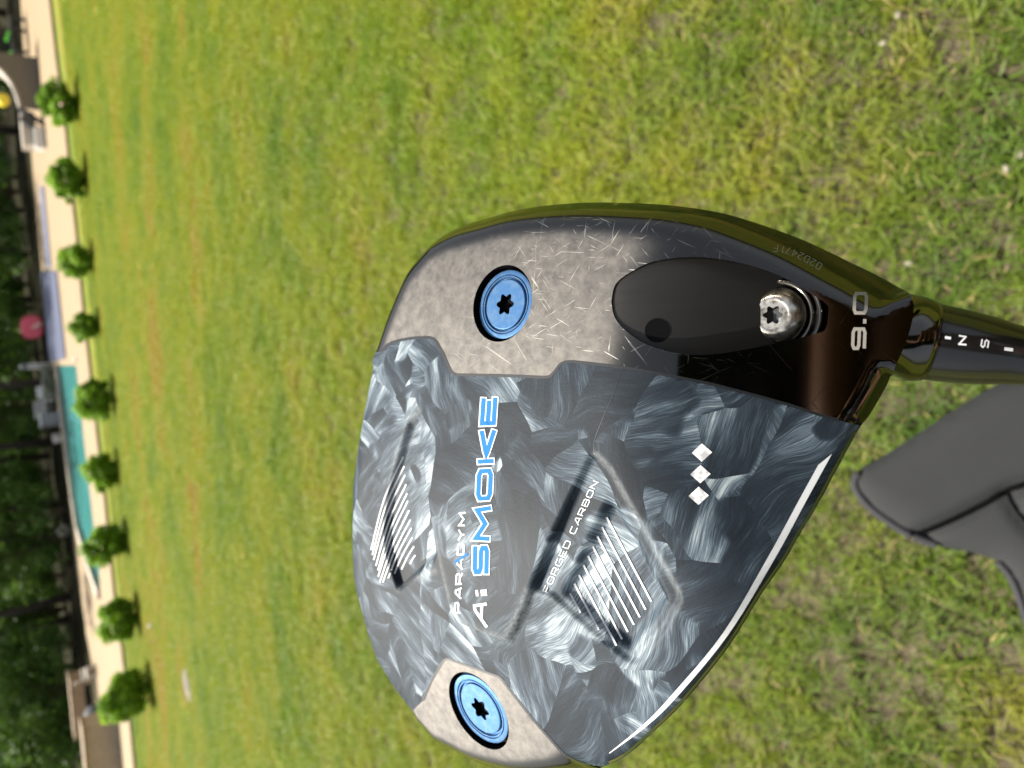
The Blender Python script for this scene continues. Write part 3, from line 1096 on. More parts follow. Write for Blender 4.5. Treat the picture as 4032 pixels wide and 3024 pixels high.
def seg_dist(P, A, B):
    """distance of points P to segments A-B: nearest distance, index, parameter"""
    best = np.full(len(P), 1e9)
    bi = np.zeros(len(P), int)
    bt = np.zeros(len(P))
    for i in range(len(A)):
        d = B[i] - A[i]
        t = np.clip(((P - A[i]) @ d) / max(d @ d, 1e-18), 0, 1)
        q = P - A[i] - t[:, None] * d
        r = np.hypot(q[:, 0], q[:, 1])
        mk = r < best
        best[mk], bi[mk], bt[mk] = r[mk], i, t[mk]
    return best, bi, bt


def pinside(P, poly):
    c = np.zeros(len(P), bool)
    x, y = P[:, 0], P[:, 1]
    for i in range(len(poly)):
        (x0, y0), (x1, y1) = poly[i], poly[i - 1]
        if y0 == y1:
            continue
        c ^= ((y0 > y) != (y1 > y)) & (x < (x1 - x0) * (y - y0) / (y1 - y0) + x0)
    return c


def sdf(P, poly):
    d, _, _ = seg_dist(P, poly, np.roll(poly, -1, 0))
    return np.where(pinside(P, poly), d, -d)


def H0(ab):
    r, i, t = seg_dist(ab, OUT_AB, np.roll(OUT_AB, -1, 0))
    j = (i + 1) % len(OUT_AB)
    w = OUT_W[i] * (1 - t) + OUT_W[j] * t
    D = OUT_D[i] * (1 - t) + OUT_D[j] * t
    s = np.clip(1 - r / w, 0, 1)
    s = np.where(pinside(ab, OUT_AB), s, 1.0)
    return camber(ab) - D * s ** 2.1


def sst(x):
    x = np.clip(x, 0, 1)
    return x * x * (3 - 2 * x)


pl = lambda pts: flat(np.array(pts, float))
PLATEAU = pl([(1600, 1500), (1602, 1620), (1640, 1880), (1683, 2199), (1718, 2430), (1748, 2478), (1935, 2545), (1960, 2545), (1992, 2500), (2045, 2400), (2076, 2325), (2186, 2085), (2322, 1790), (2400, 1500)])
STRIP = pl([(2325, 1800), (2352, 1800), (2400, 1850), (2530, 2095), (2655, 2335), (2660, 2370), (2600, 2480), (2480, 2628), (2445, 2628), (2300, 2500), (2150, 2355), (2082, 2330)])
WINDOW = pl([(2385, 1985), (2400, 1985), (2500, 2170), (2592, 2365), (2545, 2440), (2440, 2572), (2320, 2480), (2195, 2350)])
LEFTW = pl([(1592, 1650), (1608, 1690), (1640, 2000), (1655, 2190), (1640, 2220), (1480, 2345), (1462, 2345), (1428, 2190), (1432, 2100), (1462, 1950), (1560, 1670)])
B_T0, B_T1 = flat((1900, 1650))[0, 1], flat((1900, 2150))[0, 1]


def HC(ab):
    h = H0(ab)
    fade = sst((B_T0 - ab[:, 1]) / (B_T0 - B_T1))
    h = h + 0.0015 * sst(sdf(ab, PLATEAU) / 0.0012 + 0.5) * fade
    h = h - 0.0010 * sst(sdf(ab, STRIP) / 0.0012 + 0.5)
    h = h - 0.0021 * sst(sdf(ab, WINDOW) / 0.0024 + 0.5)
    h = h - 0.0021 * sst(sdf(ab, LEFTW) / 0.0019 + 0.5)
    return h


def region(name, poly, holes, Hf, step, mat, parent, extra=()):
    """sheet over a sole-plane polygon with holes, clean edges, following the height Hf"""
    def dens(p):
        out = []
        for i in range(len(p)):
            a, b = p[i], p[(i + 1) % len(p)]
            n = max(1, int(np.hypot(*(b - a)) / step))
            out += [a + (b - a) * k / n for k in range(n)]
        return np.array(out)
    loops = [dens(np.asarray(poly))] + [dens(np.asarray(h)) for h in holes]
    lo, hi = loops[0].min(0), loops[0].max(0)
    gx, gy = np.meshgrid(np.arange(lo[0], hi[0], step), np.arange(lo[1], hi[1], step))
    gx[1::2] += step / 2
    G = np.stack([gx.ravel(), gy.ravel()], 1)
    ok = pinside(G, loops[0])
    d, _, _ = seg_dist(G, loops[0], np.roll(loops[0], -1, 0))
    ok &= d > step * 0.5
    for h in loops[1:]:
        ok &= ~pinside(G, h)
        d, _, _ = seg_dist(G, h, np.roll(h, -1, 0))
        ok &= d > step * 0.5
    G = G[ok]
    V2, E = [], []
    for lp in loops:
        n0 = len(V2)
        V2 += [Vector(q) for q in lp]
        E += [(n0 + i, n0 + (i + 1) % len(lp)) for i in range(len(lp))]
    V2 += [Vector(q) for q in G]
    v, e, f, *_ = delaunay_2d_cdt(V2, E, [], 0, 1e-7)
    P = np.array([tuple(q) for q in v])
    cen = np.array([(P[q[0]] + P[q[1]] + P[q[2]]) / 3 for q in f])
    keep = pinside(cen, loops[0])
    for h in loops[1:]:
        keep &= ~pinside(cen, h)
    h = Hf(P)
    F3 = []
    for q, k in zip(f, keep):
        if k:
            a, b, c = P[q[0]], P[q[1]], P[q[2]]
            F3.append(q if (b[0] - a[0]) * (c[1] - a[1]) - (b[1] - a[1]) * (c[0] - a[0]) > 0 else q[::-1])
    me = mesh(name, np.column_stack([P, h]), F3)
    o = link(name, me, mat, parent, True)
    return o, loops, P


def wall(name, loop, Hf, depth, mat, parent, flip=False):
    """the side of a recess: drops from the sheet's edge"""
    z = Hf(loop)
    n = len(loop)
    v = [(p[0], p[1], q) for p, q in zip(loop, z)] + [(p[0], p[1], q - d) for p, q, d in zip(loop, z, np.broadcast_to(depth, n))]
    f = [(i, (i + 1) % n, n + (i + 1) % n, n + i) for i in range(n)]
    return link(name, mesh(name, v, f), mat, parent, True)


# ---- materials of the club
m = NT('worn_metal')
p = m.obj()
at_w = m.n('Attribute', attribute_name='wear').outputs['Fac']
blot = m.noise(380, p, 6, 0.68)
scr = None
for k, (ang, sc, th) in enumerate(((0.15, 75, 0.70), (0.9, 85, 0.71), (-0.45, 95, 0.71), (1.6, 70, 0.72), (0.5, 60, 0.70), (-1.0, 80, 0.72))):
    v = m.mapping(m.n('VectorRotate', rotation_type='Z_AXIS', i_Vector=p, i_Angle=ang).outputs[0], (1.0, 30.0, 1.0), (0, 0, 0), (k * 0.37, k * 0.21, 0))
    s = m.noise(sc * 1.25, v, 2, 0.5, 0.35)
    s = m.mapr(s, th + 0.0, th + 0.02)
    scr = s if scr is None else m.math('MAXIMUM', scr, s)
big = m.noise(28, p, 3, 0.6)
w = m.math('MULTIPLY', at_w, m.mapr(big, 0.25, 0.55), clamp=True)
w2 = m.math('MULTIPLY', at_w, m.mapr(blot, 0.33, 0.66), clamp=True)
at_s = m.n('Attribute', attribute_name='scratch').outputs['Fac']
sw = m.math('MULTIPLY', scr, m.math('ADD', m.math('MULTIPLY', at_s, 0.75), 0.03), clamp=True)
col = m.mix(at_w, (0.065, 0.062, 0.057), m.mix(w2, (0.090, 0.086, 0.082), (0.170, 0.160, 0.147)))
col = m.mix(sw, col, (0.55, 0.53, 0.49))
rg = m.math('ADD', m.math('MULTIPLY', at_w, 0.56), m.math('ADD', m.math('MULTIPLY', w2, 0.06), m.math('MULTIPLY', sw, 0.2)))
m.set(Base_Color=col, Metallic=1.0, Roughness=m.math('ADD', rg, 0.085))
hh = m.math('ADD', m.math('MULTIPLY', blot, m.math('MULTIPLY', at_w, 0.5)), m.math('MULTIPLY', sw, 0.6))
m.bump(hh, 0.25, 0.0004)
MAT_METAL_SOLE = m.m
m = NT('dark_chrome')
m.set(Base_Color=c3(0.09, 0.085, 0.075), Metallic=1.0, Roughness=m.mapr(m.noise(90, m.obj(), 3), 0.3, 0.7, 0.08, 0.16))
MAT_CHROME = m.m
m = NT('port_floor')
v = m.mapping(m.obj(), (1, 30, 1))
m.set(Base_Color=c3(0.034, 0.032, 0.029), Metallic=0.7, Roughness=m.mapr(m.noise(60, v, 3), 0.3, 0.7, 0.36, 0.46))
MAT_PORT = m.m
m = NT('bright_screw')
m.set(Base_Color=m.ramp(m.noise(700, m.obj(), 4), [(0.35, (0.20, 0.18, 0.14)), (0.6, (0.62, 0.58, 0.50))]), Metallic=1.0, Roughness=0.27)
MAT_BRIGHT = m.m
m = NT('blue_anodised')
n = m.noise(500, m.obj(), 3, 0.6)
m.set(Base_Color=m.mix(m.mapr(n, 0.45, 0.65), (0.04, 0.11, 0.235), (0.07, 0.135, 0.235)), Metallic=0.75, Roughness=0.58)
MAT_SCREW = m.m
MAT_RECESS = plain('recess_black', (0.004, 0.004, 0.0045), 0.6, 0.0, spec=0.04)
MAT_SEAM = plain('seam_black', (0.006, 0.007, 0.008), 0.35)
MAT_PAINT_W = plain('white_print', (0.50, 0.51, 0.52), 0.8, vary=0.03, spec=0.1)
MAT_PAINT_B = plain('blue_print', (0.02, 0.12, 0.42), 0.8, vary=0.08, scale=300, spec=0.1)
m = NT('speckled_print')
m.set(Specular_IOR_Level=0.1, Base_Color=m.mix(m.mapr(m.noise(900, m.obj(), 2), 0.4, 0.6), (0.36, 0.36, 0.36), (0.72, 0.71, 0.70)), Metallic=0.0, Roughness=0.7)
MAT_SPECK = m.m
MAT_PALE = plain('pale_print', (0.24, 0.225, 0.20), 0.65, vary=0.05, spec=0.12)

# forged carbon: chips of fibre lying in all directions under a clear coat
m = NT('forged_carbon')
p = m.obj()
warp = m.n('TexNoise', i_Vector=p, i_Scale=34.0, i_Detail=2.0)
wv = m.n('VectorMath', operation='SCALE', i_0=m.n('VectorMath', operation='SUBTRACT', i_0=warp.outputs['Color'], i_1=(0.5, 0.5, 0.5)).outputs[0], i_Scale=0.016).outputs[0]
pw_ = m.n('VectorMath', operation='ADD', i_0=p, i_1=wv).outputs[0]


def chips(scale, seed, squash):
    """one layer of flat fibre chips: random direction, tone and a sheen that runs across each chip"""
    q = m.mapping(m.n('VectorRotate', rotation_type='Z_AXIS', i_Vector=pw_, i_Angle=0.5 + seed).outputs[0], (1.0, squash, 0.0), (0, 0, 0), (seed, seed * 2, 0))
    vo = m.n('TexVoronoi', i_Vector=q, i_Scale=scale, i_Randomness=1.0)
    sep = m.n('SeparateColor', i_Color=vo.outputs['Color'])
    ang = m.math('MULTIPLY', sep.outputs[0], 6.283)
    rot = m.n('VectorRotate', rotation_type='Z_AXIS', i_Vector=pw_, i_Angle=ang).outputs[0]
    loc_ = m.n('VectorMath', operation='SUBTRACT', i_0=q, i_1=vo.outputs['Position']).outputs[0]
    lr = m.n('SeparateXYZ', i_Vector=m.n('VectorRotate', rotation_type='Z_AXIS', i_Vector=loc_, i_Angle=ang).outputs[0])
    sheen = m.mapr(lr.outputs[0], -0.55 / scale, 0.55 / scale)
    fib = m.noise(190, m.mapping(rot, (1.0, 24.0, 0.0), (0, 0, 0), (seed * 3, 0, 0)), 4, 0.6, 0.05)
    broad = m.noise(48, m.mapping(rot, (1.0, 5.5, 0.0), (0, 0, 0), (0, seed, 0)), 3, 0.55, 0.25)
    t_ = m.math('ADD', m.math('MULTIPLY', sep.outputs[1], 0.30), m.math('MULTIPLY', sheen, 0.30))
    t_ = m.math('ADD', t_, m.math('MULTIPLY', m.mapr(broad, 0.28, 0.72), 0.46))
    return m.math('ADD', t_, m.math('MULTIPLY', m.math('SUBTRACT', fib, 0.5), 0.75)), fib


t1, f1 = chips(58, 0.0, 0.55)
t2, f2 = chips(92, 1.7, 0.8)
sel = m.mapr(m.noise(40, p, 2), 0.49, 0.52)
tone = m.math('ADD', m.math('MULTIPLY', t1, m.math('SUBTRACT', 1.0, sel)), m.math('MULTIPLY', t2, sel))
fib = f1
col = m.ramp(tone, [(0.18, (0.006, 0.009, 0.013)), (0.46, (0.011, 0.017, 0.024)), (0.60, (0.028, 0.040, 0.053)), (0.75, (0.085, 0.11, 0.133)), (0.95, (0.31, 0.355, 0.37))])
at_f = m.n('Attribute', attribute_name='scuff_glint').outputs['Fac']
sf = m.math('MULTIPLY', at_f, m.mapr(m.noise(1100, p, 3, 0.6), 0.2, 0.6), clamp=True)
col = m.mix(m.math('MULTIPLY', sf, 0.45), col, (0.22, 0.235, 0.23))  # worn ridge edges plus the sun's glint on them, painted into the colour
m.set(Base_Color=col, Roughness=0.58, Specular_IOR_Level=0.15, Coat_Weight=0.0, Coat_Roughness=0.4)
m.bump(m.math('ADD', m.math('MULTIPLY', fib, 0.3), m.noise(1500, p, 2)), 0.10, 0.0003)
MAT_CARBON = m.m
m = NT('gloss_black')
m.set(Base_Color=c3(0.012, 0.013, 0.014), Roughness=0.12, Coat_Weight=0.6)
MAT_GLOSS = m.m
m = NT('ferrule_black')
m.set(Base_Color=c3(0.006, 0.006, 0.006), Roughness=0.14, Specular_IOR_Level=0.45)
MAT_FERRULE = m.m

club = bpy.data.objects.new('golf_driver', None)
COL.objects.link(club)
club.empty_display_size = 0.05
club.matrix_world = HEAD
tag(club, 'golf driver with grey swirled carbon sole, worn metal plates and two blue screws', 'golf club')

# ---- plates
cut_main = np.array([(1492, 1391), (1499, 1386), (1524, 1359), (1545, 1348), (1569, 1341), (1610, 1333), (1650, 1329), (1690, 1329), (1704, 1333), (1718, 1346), (1743, 1391), (1768, 1449), (1774, 1461), (1783, 1470), (1794, 1475), (1807, 1476),
                     (1947, 1478), (2060, 1482), (2140, 1486), (2158, 1484), (2170, 1478), (2186, 1460), (2200, 1441), (2210, 1431), (2225, 1425), (2255, 1424), (2350, 1434), (2450, 1446), (2600, 1472), (2797, 1511), (2971, 1556), (3119, 1597), (3216, 1630), (3303, 1654), (3392, 1672)], float)
cut_toe = np.array([(2362, 3024), (2310, 3014), (2270, 3000), (2225, 2975), (2195, 2945), (2096, 2831), (1986, 2691), (1976, 2677), (1962, 2664), (1783, 2602), (1770, 2596), (1758, 2595), (1746, 2601), (1738, 2613), (1698, 2681), (1663, 2761), (1648, 2803)], float)
cm_ab = hit(cut_main, H0)[:, :2]
ct_ab = hit(cut_toe, H0)[:, :2]
cm_ab[0], cm_ab[-1] = run_ab[0][0], run_ab[2][-1]
ct_ab[0], ct_ab[-1] = run_ab[3][-1], run_ab[4][-1]


def circle(cpx, rpx_y, n=56):
    """round feature: centre and half height in photo pixels -> sole-plane circle"""
    q = hit([cpx, (cpx[0], cpx[1] - rpx_y), (cpx[0], cpx[1] + rpx_y)], H0)
    c = q[0, :2]
    rad = np.hypot(*(q[1, :2] - q[2, :2])) / 2
    a = np.linspace(0, 2 * np.pi, n, endpoint=False)
    return c, rad, np.stack([c[0] + rad * np.cos(a), c[1] + rad * np.sin(a)], 1)


c1, r1, hole1 = circle((1974, 1194), 149)
c2, r2, hole2 = circle((1880, 2800), 130)
port_px = crom([(2407, 1188), (2424, 1118), (2489, 1068), (2578, 1028), (2723, 1011), (2872, 1026), (2996, 1058), (3096, 1098), (3195, 1158), (3255, 1197), (3262, 1227), (3252, 1292), (3220, 1312), (3096, 1342), (2946, 1374), (2797, 1396), (2673, 1392), (2549, 1357), (2464, 1302), (2419, 1247), (2407, 1188)], 3)[:-1]
port = hit(port_px, H0)[:, :2]

metal_poly = np.concatenate([run_ab[0], run_ab[1][1:], run_ab[2][1:-1], cm_ab[::-1][:-1]])
plate, loops_m, Pm = region('metal_sole_plate', metal_poly, [hole1, port], H0, 0.0011, MAT_METAL_SOLE, club)
toe_poly = np.concatenate([run_ab[4], ct_ab[::-1][1:-1]])
toe, loops_t, Pt = region('metal_toe_plate', toe_poly, [hole2], H0, 0.0010, MAT_METAL_SOLE, club)
toe['label'] = 'small worn metal plate at the toe round the lower blue screw'
plate['label'] = 'large worn metal plate with scratches, blue screw and oval port'
X_W0, X_W1 = flat((2330, 1200))[0, 0], flat((2620, 1200))[0, 0]


def wear(o, P, xfade):
    r, i, t = seg_dist(P, OUT_AB, np.roll(OUT_AB, -1, 0))
    w = sst((r - 0.0048) / 0.0048)
    if xfade:
        w = w * (1 - sst((P[:, 0] + 0.35 * (P[:, 1] - flat((2400, 1200))[0, 1]) * -1 - X_W0) / (X_W1 - X_W0)))
    a = o.data.attributes.new('wear', 'FLOAT', 'POINT')
    a.data.foreach_set('value', w.astype(np.float32))
    q0, q1 = flat([(2330, 1010), (2150, 1330)])
    sc_ = np.exp(-(np.hypot(*(P - q0).T) / 0.017) ** 2) + 0.6 * np.exp(-(np.hypot(*(P - q1).T) / 0.022) ** 2)
    a = o.data.attributes.new('scratch', 'FLOAT', 'POINT')
    a.data.foreach_set('value', (np.clip(sc_, 0, 1) if xfade else sc_ * 0).astype(np.float32))


wear(plate, Pm, True)
wear(toe, Pt, False)
carbon_poly = np.concatenate([cm_ab, run_ab[3][1:], ct_ab[1:], run_ab[5][1:-1]])
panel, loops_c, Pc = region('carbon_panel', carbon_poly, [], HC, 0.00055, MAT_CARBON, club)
sf_ = np.zeros(len(Pc))  # pale ridge lines: scuffs together with painted sun glints on the bevels
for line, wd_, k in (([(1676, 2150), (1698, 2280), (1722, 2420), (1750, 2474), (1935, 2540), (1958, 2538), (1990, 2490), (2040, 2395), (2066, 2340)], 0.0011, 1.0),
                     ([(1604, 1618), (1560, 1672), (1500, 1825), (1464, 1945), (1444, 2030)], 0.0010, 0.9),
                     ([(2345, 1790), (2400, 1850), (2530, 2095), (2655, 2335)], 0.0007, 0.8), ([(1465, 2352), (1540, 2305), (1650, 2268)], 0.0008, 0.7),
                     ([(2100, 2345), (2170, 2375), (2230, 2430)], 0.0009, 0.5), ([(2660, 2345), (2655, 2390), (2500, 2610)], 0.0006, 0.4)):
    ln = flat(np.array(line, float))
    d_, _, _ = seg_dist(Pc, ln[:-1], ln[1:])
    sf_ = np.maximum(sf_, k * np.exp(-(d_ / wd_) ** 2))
a_ = panel.data.attributes.new('scuff_glint', 'FLOAT', 'POINT')
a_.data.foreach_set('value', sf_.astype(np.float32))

# ---- crown behind the sole
z0 = H0(OUT_AB)
cen = OUT_AB.mean(0)
prof = [(0.0, 1.0), (-0.003, 0.992), (-0.010, 0.965), (-0.020, 0.91), (-0.030, 0.82), (-0.038, 0.68), (-0.044, 0.48), (-0.047, 0.25), (-0.048, 0.02)]
n = len(OUT_AB)
v, f = [], []
for dz, s in prof:
    flatz = -0.006
    for (a, b), z in zip(OUT_AB, z0):
        k = min(1.0, -dz / 0.03)
        v.append((cen[0] + (a - cen[0]) * s, cen[1] + (b - cen[1]) * s, (z * (1 - k) + flatz * k) + dz))
for i in range(len(prof) - 1):
    for k in range(n):
        f.append((i * n + k, i * n + (k + 1) % n, (i + 1) * n + (k + 1) % n, (i + 1) * n + k))
f.append(tuple((len(prof) - 1) * n + k for k in range(n)))
link('crown', mesh('crown', v, f), MAT_GLOSS, club, True)


# ---- ribbons printed on, or let into, the sole
def ribbons(name, strokes, width, Hf, lift, mat, parent, step=14.0, mitre=True):
    """flat strokes given in photo pixels, laid on the surface"""
    pts, faces = [], []
    for j, st in enumerate(strokes):
        w = width
        if isinstance(st, tuple) and len(st) == 2 and np.isscalar(st[1]):
            st, w = st
        st = np.asarray(st, float)
        # resample
        q = [st[0]]
        for i in range(len(st) - 1):
            n_ = max(1, int(np.hypot(*(st[i + 1] - st[i])) / step))
            q += [st[i] + (st[i + 1] - st[i]) * k / n_ for k in range(1, n_ + 1)]
        q = np.array(q)
        d = np.diff(q, axis=0)
        d /= np.linalg.norm(d, axis=1)[:, None] + 1e-12
        n0 = len(pts)
        closed = np.allclose(q[0], q[-1])
        for i in range(len(q)):
            d0 = d[i - 1] if i > 0 else (d[-1] if closed else d[0])
            d1 = d[i] if i < len(d) else (d[0] if closed else d[-1])
            nn = np.array((-d0[1] - d1[1], d0[0] + d1[0]))
            nn /= np.linalg.norm(nn) + 1e-12
            c = max(0.45, nn @ np.array((-d1[1], d1[0])))
            o = nn * (w / 2) / c
            e = np.zeros(2)
            pts += [q[i] - o + e, q[i] + o + e]
        for i in range(len(q) - 1):
            k = n0 + 2 * i
            faces.append((k, k + 1, k + 3, k + 2))
    P = hit(np.array(pts), Hf, lift)
    return link(name, mesh(name, P, faces), mat, parent)


def polys(name, plist, Hf, lift, mat, parent):
    pts, faces = [], []
    for q in plist:
        n0 = len(pts)
        pts += [tuple(x) for x in q]
        faces.append(tuple(range(n0, n0 + len(q))))
    P = hit(np.array(pts, float), Hf, lift)
    return link(name, mesh(name, P, faces), mat, parent)


ribbons('seam', [cut_main[1:-1]], 11, H0, 0.00008, MAT_SEAM, club)
ribbons('seam', [cut_toe[1:-1]], 9, H0, 0.00008, MAT_SEAM, club)

GLYPH = {   # stroke letters on a unit box, x along the line, y up
    'A': (1.0, [[(0, 0), (.55, 1), (.78, 1), (.95, 0)], [(.27, .32), (.88, .32)]]),
    'B': (.9, [[(0, 0), (0, 1), (.78, 1), (.88, .85), (.86, .62), (.74, .52), (0, .52)], [(.74, .52), (.9, .4), (.9, .12), (.78, 0), (0, 0)]]),
    'C': (.9, [[(.9, 1), (.15, 1), (0, .85), (0, .15), (.15, 0), (.9, 0)]]),
    'D': (.95, [[(0, 0), (0, 1), (.75, 1), (.95, .82), (.95, .18), (.75, 0), (0, 0)]]),
    'E': (.85, [[(.85, 1), (0, 1), (0, 0), (.85, 0)], [(0, .5), (.75, .5)]]),
    'F': (.85, [[(.85, 1), (0, 1), (0, 0)], [(0, .5), (.72, .5)]]),
    'G': (.95, [[(.95, 1), (.15, 1), (0, .85), (0, .15), (.15, 0), (.95, 0), (.95, .5), (.5, .5)]]),
    'K': (.95, [[(0, 0), (0, 1)], [(.95, 1), (.2, .5), (.95, 0)]]),
    'M': (1.15, [[(0, 0), (.05, 1), (.57, .25), (1.1, 1), (1.15, 0)]]),
    'N': (.95, [[(0, 0), (0, 1), (.95, 0), (.95, 1)]]),
    'O': (.95, [[(.15, 0), (0, .15), (0, .85), (.15, 1), (.8, 1), (.95, .85), (.95, .15), (.8, 0), (.15, 0)]]),
    'P': (.9, [[(0, 0), (0, 1), (.78, 1), (.9, .88), (.9, .52), (.78, .4), (0, .4)]]),
    'R': (.95, [[(0, 0), (0, 1), (.78, 1), (.9, .88), (.9, .55), (.78, .43), (0, .43)], [(.5, .43), (.95, 0)]]),
    'S': (.9, [[(.9, 1), (.14, 1), (0, .88), (0, .62), (.14, .5), (.76, .5), (.9, .38), (.9, .12), (.76, 0), (0, 0)]]),
    'Y': (.95, [[(0, 1), (.47, .5), (.95, 1)], [(.47, .5), (.47, 0)]]),
    'i': (.25, [[(.12, 0), (.12, .55)], [(.12, .78), (.12, 1)]]),
    '0': (.7, [[(.12, 0), (0, .12), (0, .88), (.12, 1), (.58, 1), (.7, .88), (.7, .12), (.58, 0), (.12, 0)]]),
    '9': (.7, [[(0, 0), (.58, 0), (.7, .12), (.7, .88), (.58, 1), (.12, 1), (0, .88), (0, .58), (.12, .48), (.7, .48)]]),
    '.': (.18, [[(.0, .06), (.16, .06)]]),
    '1': (.3, [[(0, .85), (.2, 1), (.2, 0)]]),
    '2': (.65, [[(0, .8), (.12, 1), (.5, 1), (.65, .85), (.6, .6), (0, 0), (.65, 0)]]),
    '4': (.65, [[(.5, 0), (.5, 1), (0, .3), (.65, .3)]]),
    '7': (.6, [[(0, 1), (.6, 1), (.2, 0)]]),
}


def text_strokes(s, p0, p1, h, side, slant=0.0, gap=0.28, space=0.6):
    """baseline p0->p1 in photo pixels, letter height h towards side"""
    tot = 0
    lay = []
    for ch in s:
        if ch == ' ':
            tot += space
            continue
        w, st = GLYPH[ch]
        lay.append((tot, st))
        tot += w + gap
    tot -= gap
    p0, p1 = np.array(p0, float), np.array(p1, float)
    ax = (p1 - p0)
    L = np.linalg.norm(ax)
    ux = ax / L
    uy = np.array(side, float)
    uy = uy - ux * (uy @ ux)
    uy /= np.linalg.norm(uy)
    k = L / tot
    out = []
    for x0, st in lay:
        for q in st:
            out.append([p0 + ux * k * (x0 + x) + uy * h * y + ux * slant * h * y for x, y in q])
    return out


LEFT = (-1, -0.05)
# SMOKE: blue letters with a white outline
smoke = {'S': [(1927, 2268), (1930, 2145)], 'M': [(1931, 2138), (1938, 1990)], 'O': [(1940, 1978), (1946, 1842)], 'K': [(1947, 1832), (1957, 1690)], 'E': [(1955, 1682), (1963, 1562)]}
big_st = []
for ch, (a, b) in smoke.items():
    a, b = np.array(a, float), np.array(b, float)
    ins = 13
    ux = (b - a) / np.linalg.norm(b - a)
    w, st = GLYPH[ch]
    h = 72 - 2 * ins
    uy = np.array((-1.0, 0.05))
    for q in st:
        big_st.append([a + ux * (ins + 4) + (b - a - 2 * ux * (ins + 1)) * (x / w) + uy * (ins + h * y) - ux * 0 for x, y in q])


def extend(strokes, e):
    out = []
    for q in strokes:
        q = [np.array(x, float) for x in q]
        if np.allclose(q[0], q[-1]):
            out.append(q)
            continue
        d0 = (q[0] - q[1]) / np.linalg.norm(q[0] - q[1])
        d1 = (q[-1] - q[-2]) / np.linalg.norm(q[-1] - q[-2])
        q[0] = q[0] + d0 * e
        q[-1] = q[-1] + d1 * e
        out.append(q)
    return out


o = ribbons('lettering', extend(big_st, 13), 27, HC, 0.00012, MAT_PAINT_W, panel)
o['label'] = 'white outline of the largest word SMOKE'
o = ribbons('lettering', extend(big_st, 8), 17, HC, 0.00018, MAT_PAINT_B, panel)
o['label'] = 'blue letters of the largest word SMOKE'
ai = [[(1917, 2470), (1872, 2405), (1869, 2396), (1868, 2385), (1917, 2378)], [(1895, 2436), (1897, 2383)]]
ai += [[(1917, 2333), (1893, 2335)], [(1883, 2335), (1873, 2336)]]
o = ribbons('lettering', [ai[0], ai[1], (ai[2], 24.0), (ai[3], 24.0)], 11, HC, 0.00012, MAT_PAINT_W, panel)
o['label'] = 'white letters Ai'
o = ribbons('lettering', text_strokes('PARADYM', (1813, 2412), (1833, 2018), 23, LEFT, -0.15, 0.34), 6.5, HC, 0.00012, MAT_PAINT_W, panel)
o['label'] = 'small white word PARADYM'
o = ribbons('lettering', [[(1790, 2216), (1842, 2180)]], 9, HC, 0.00014, MAT_PAINT_B, panel)
o['label'] = 'small blue slash across the word'
o = ribbons('lettering', text_strokes('FORGED CARBON', (2158, 2334), (2355, 1899), 21, (-0.91, -0.41), -0.1, 0.36, 0.8), 4.0, HC, 0.00012, MAT_PAINT_W, panel)
o['label'] = 'small white words FORGED CARBON'
dia = [[(x - 40, y + 1), (x, y - 36), (x + 40, y - 1), (x - 1, y + 36)] for x, y in ((2764, 1782), (2758, 1867), (2751, 1952))]
for q in dia:
    polys('diamond_mark', [q], HC, 0.00008, MAT_SPECK, panel)
ls = [(2388, 2037), (2370, 2075), (2352, 2112), (2333, 2151), (2315, 2189), (2297, 2225), (2279, 2264), (2261, 2298), (2244, 2336)]
le = [(2564, 2368), (2542, 2400), (2519, 2430), (2496, 2460), (2472, 2488), (2449, 2517), (2427, 2542), (2357, 2481), (2285, 2413)]
for a, b in zip(ls, le):
    ribbons('pinstripe', [[a, b]], 7.5, HC, 0.00014, MAT_PAINT_W, panel)
ls = [(1588, 1798), (1592, 1835), (1595, 1870), (1599, 1907), (1603, 1942), (1606, 1972), (1611, 2009), (1616, 2046), (1620, 2079), (1624, 2116), (1630, 2151), (1635, 2186)]
le = [(1461, 2165), (1466, 2185), (1471, 2205), (1480, 2228), (1488, 2246), (1489, 2271), (1495, 2293), (1507, 2293), (1528, 2277), (1553, 2259), (1581, 2242), (1615, 2221)]
for k, (a, b) in enumerate(zip(ls, le)):
    a, b = np.array(a, float), np.array(b, float)
    mid = (a + b) / 2 + np.array((-12, -16)) * (1 - k / 12)
    ribbons('pinstripe', [crom([a, mid, b], 5)], 5.5, HC, 0.00014, MAT_PAINT_W, panel)
# bright stripe along the face edge
outer = crom([(3276, 1787), (3180, 1962), (3051, 2199), (2867, 2500), (2668, 2741), (2549, 2857), (2400, 2967)], 6)
inner = crom([(3222, 1831), (3150, 1962), (3021, 2199), (2845, 2495), (2645, 2736), (2534, 2852), (2398, 2965)], 6)
pts = np.empty((2 * len(outer), 2))
pts[0::2], pts[1::2] = outer, inner
P = hit(pts, HC, 0.0001)
o = link('face_stripe', mesh('face_stripe', P, [(2 * i, 2 * i + 1, 2 * i + 3, 2 * i + 2) for i in range(len(outer) - 1)]), MAT_PAINT_W, panel)
o['label'] = 'white stripe along the face edge'
# glossy border between stripe and face
ofs = np.array((1, 0.55)) / np.hypot(1, 0.55)
rim_in = np.array(run_face[1:-2])
ribbons('edge_line', [rim_in - ofs * 9], 10, HC, 0.00012, MAT_GLOSS, club)
# thin dark line drawn where the panel bends
ribbons('bend_line', [crom([(2452, 1452), (2432, 1500), (2412, 1560), (2385, 1620), (2352, 1700), (2338, 1745), (2340, 1790)], 4)], 3.0, HC, 0.00005, MAT_SEAM, panel)


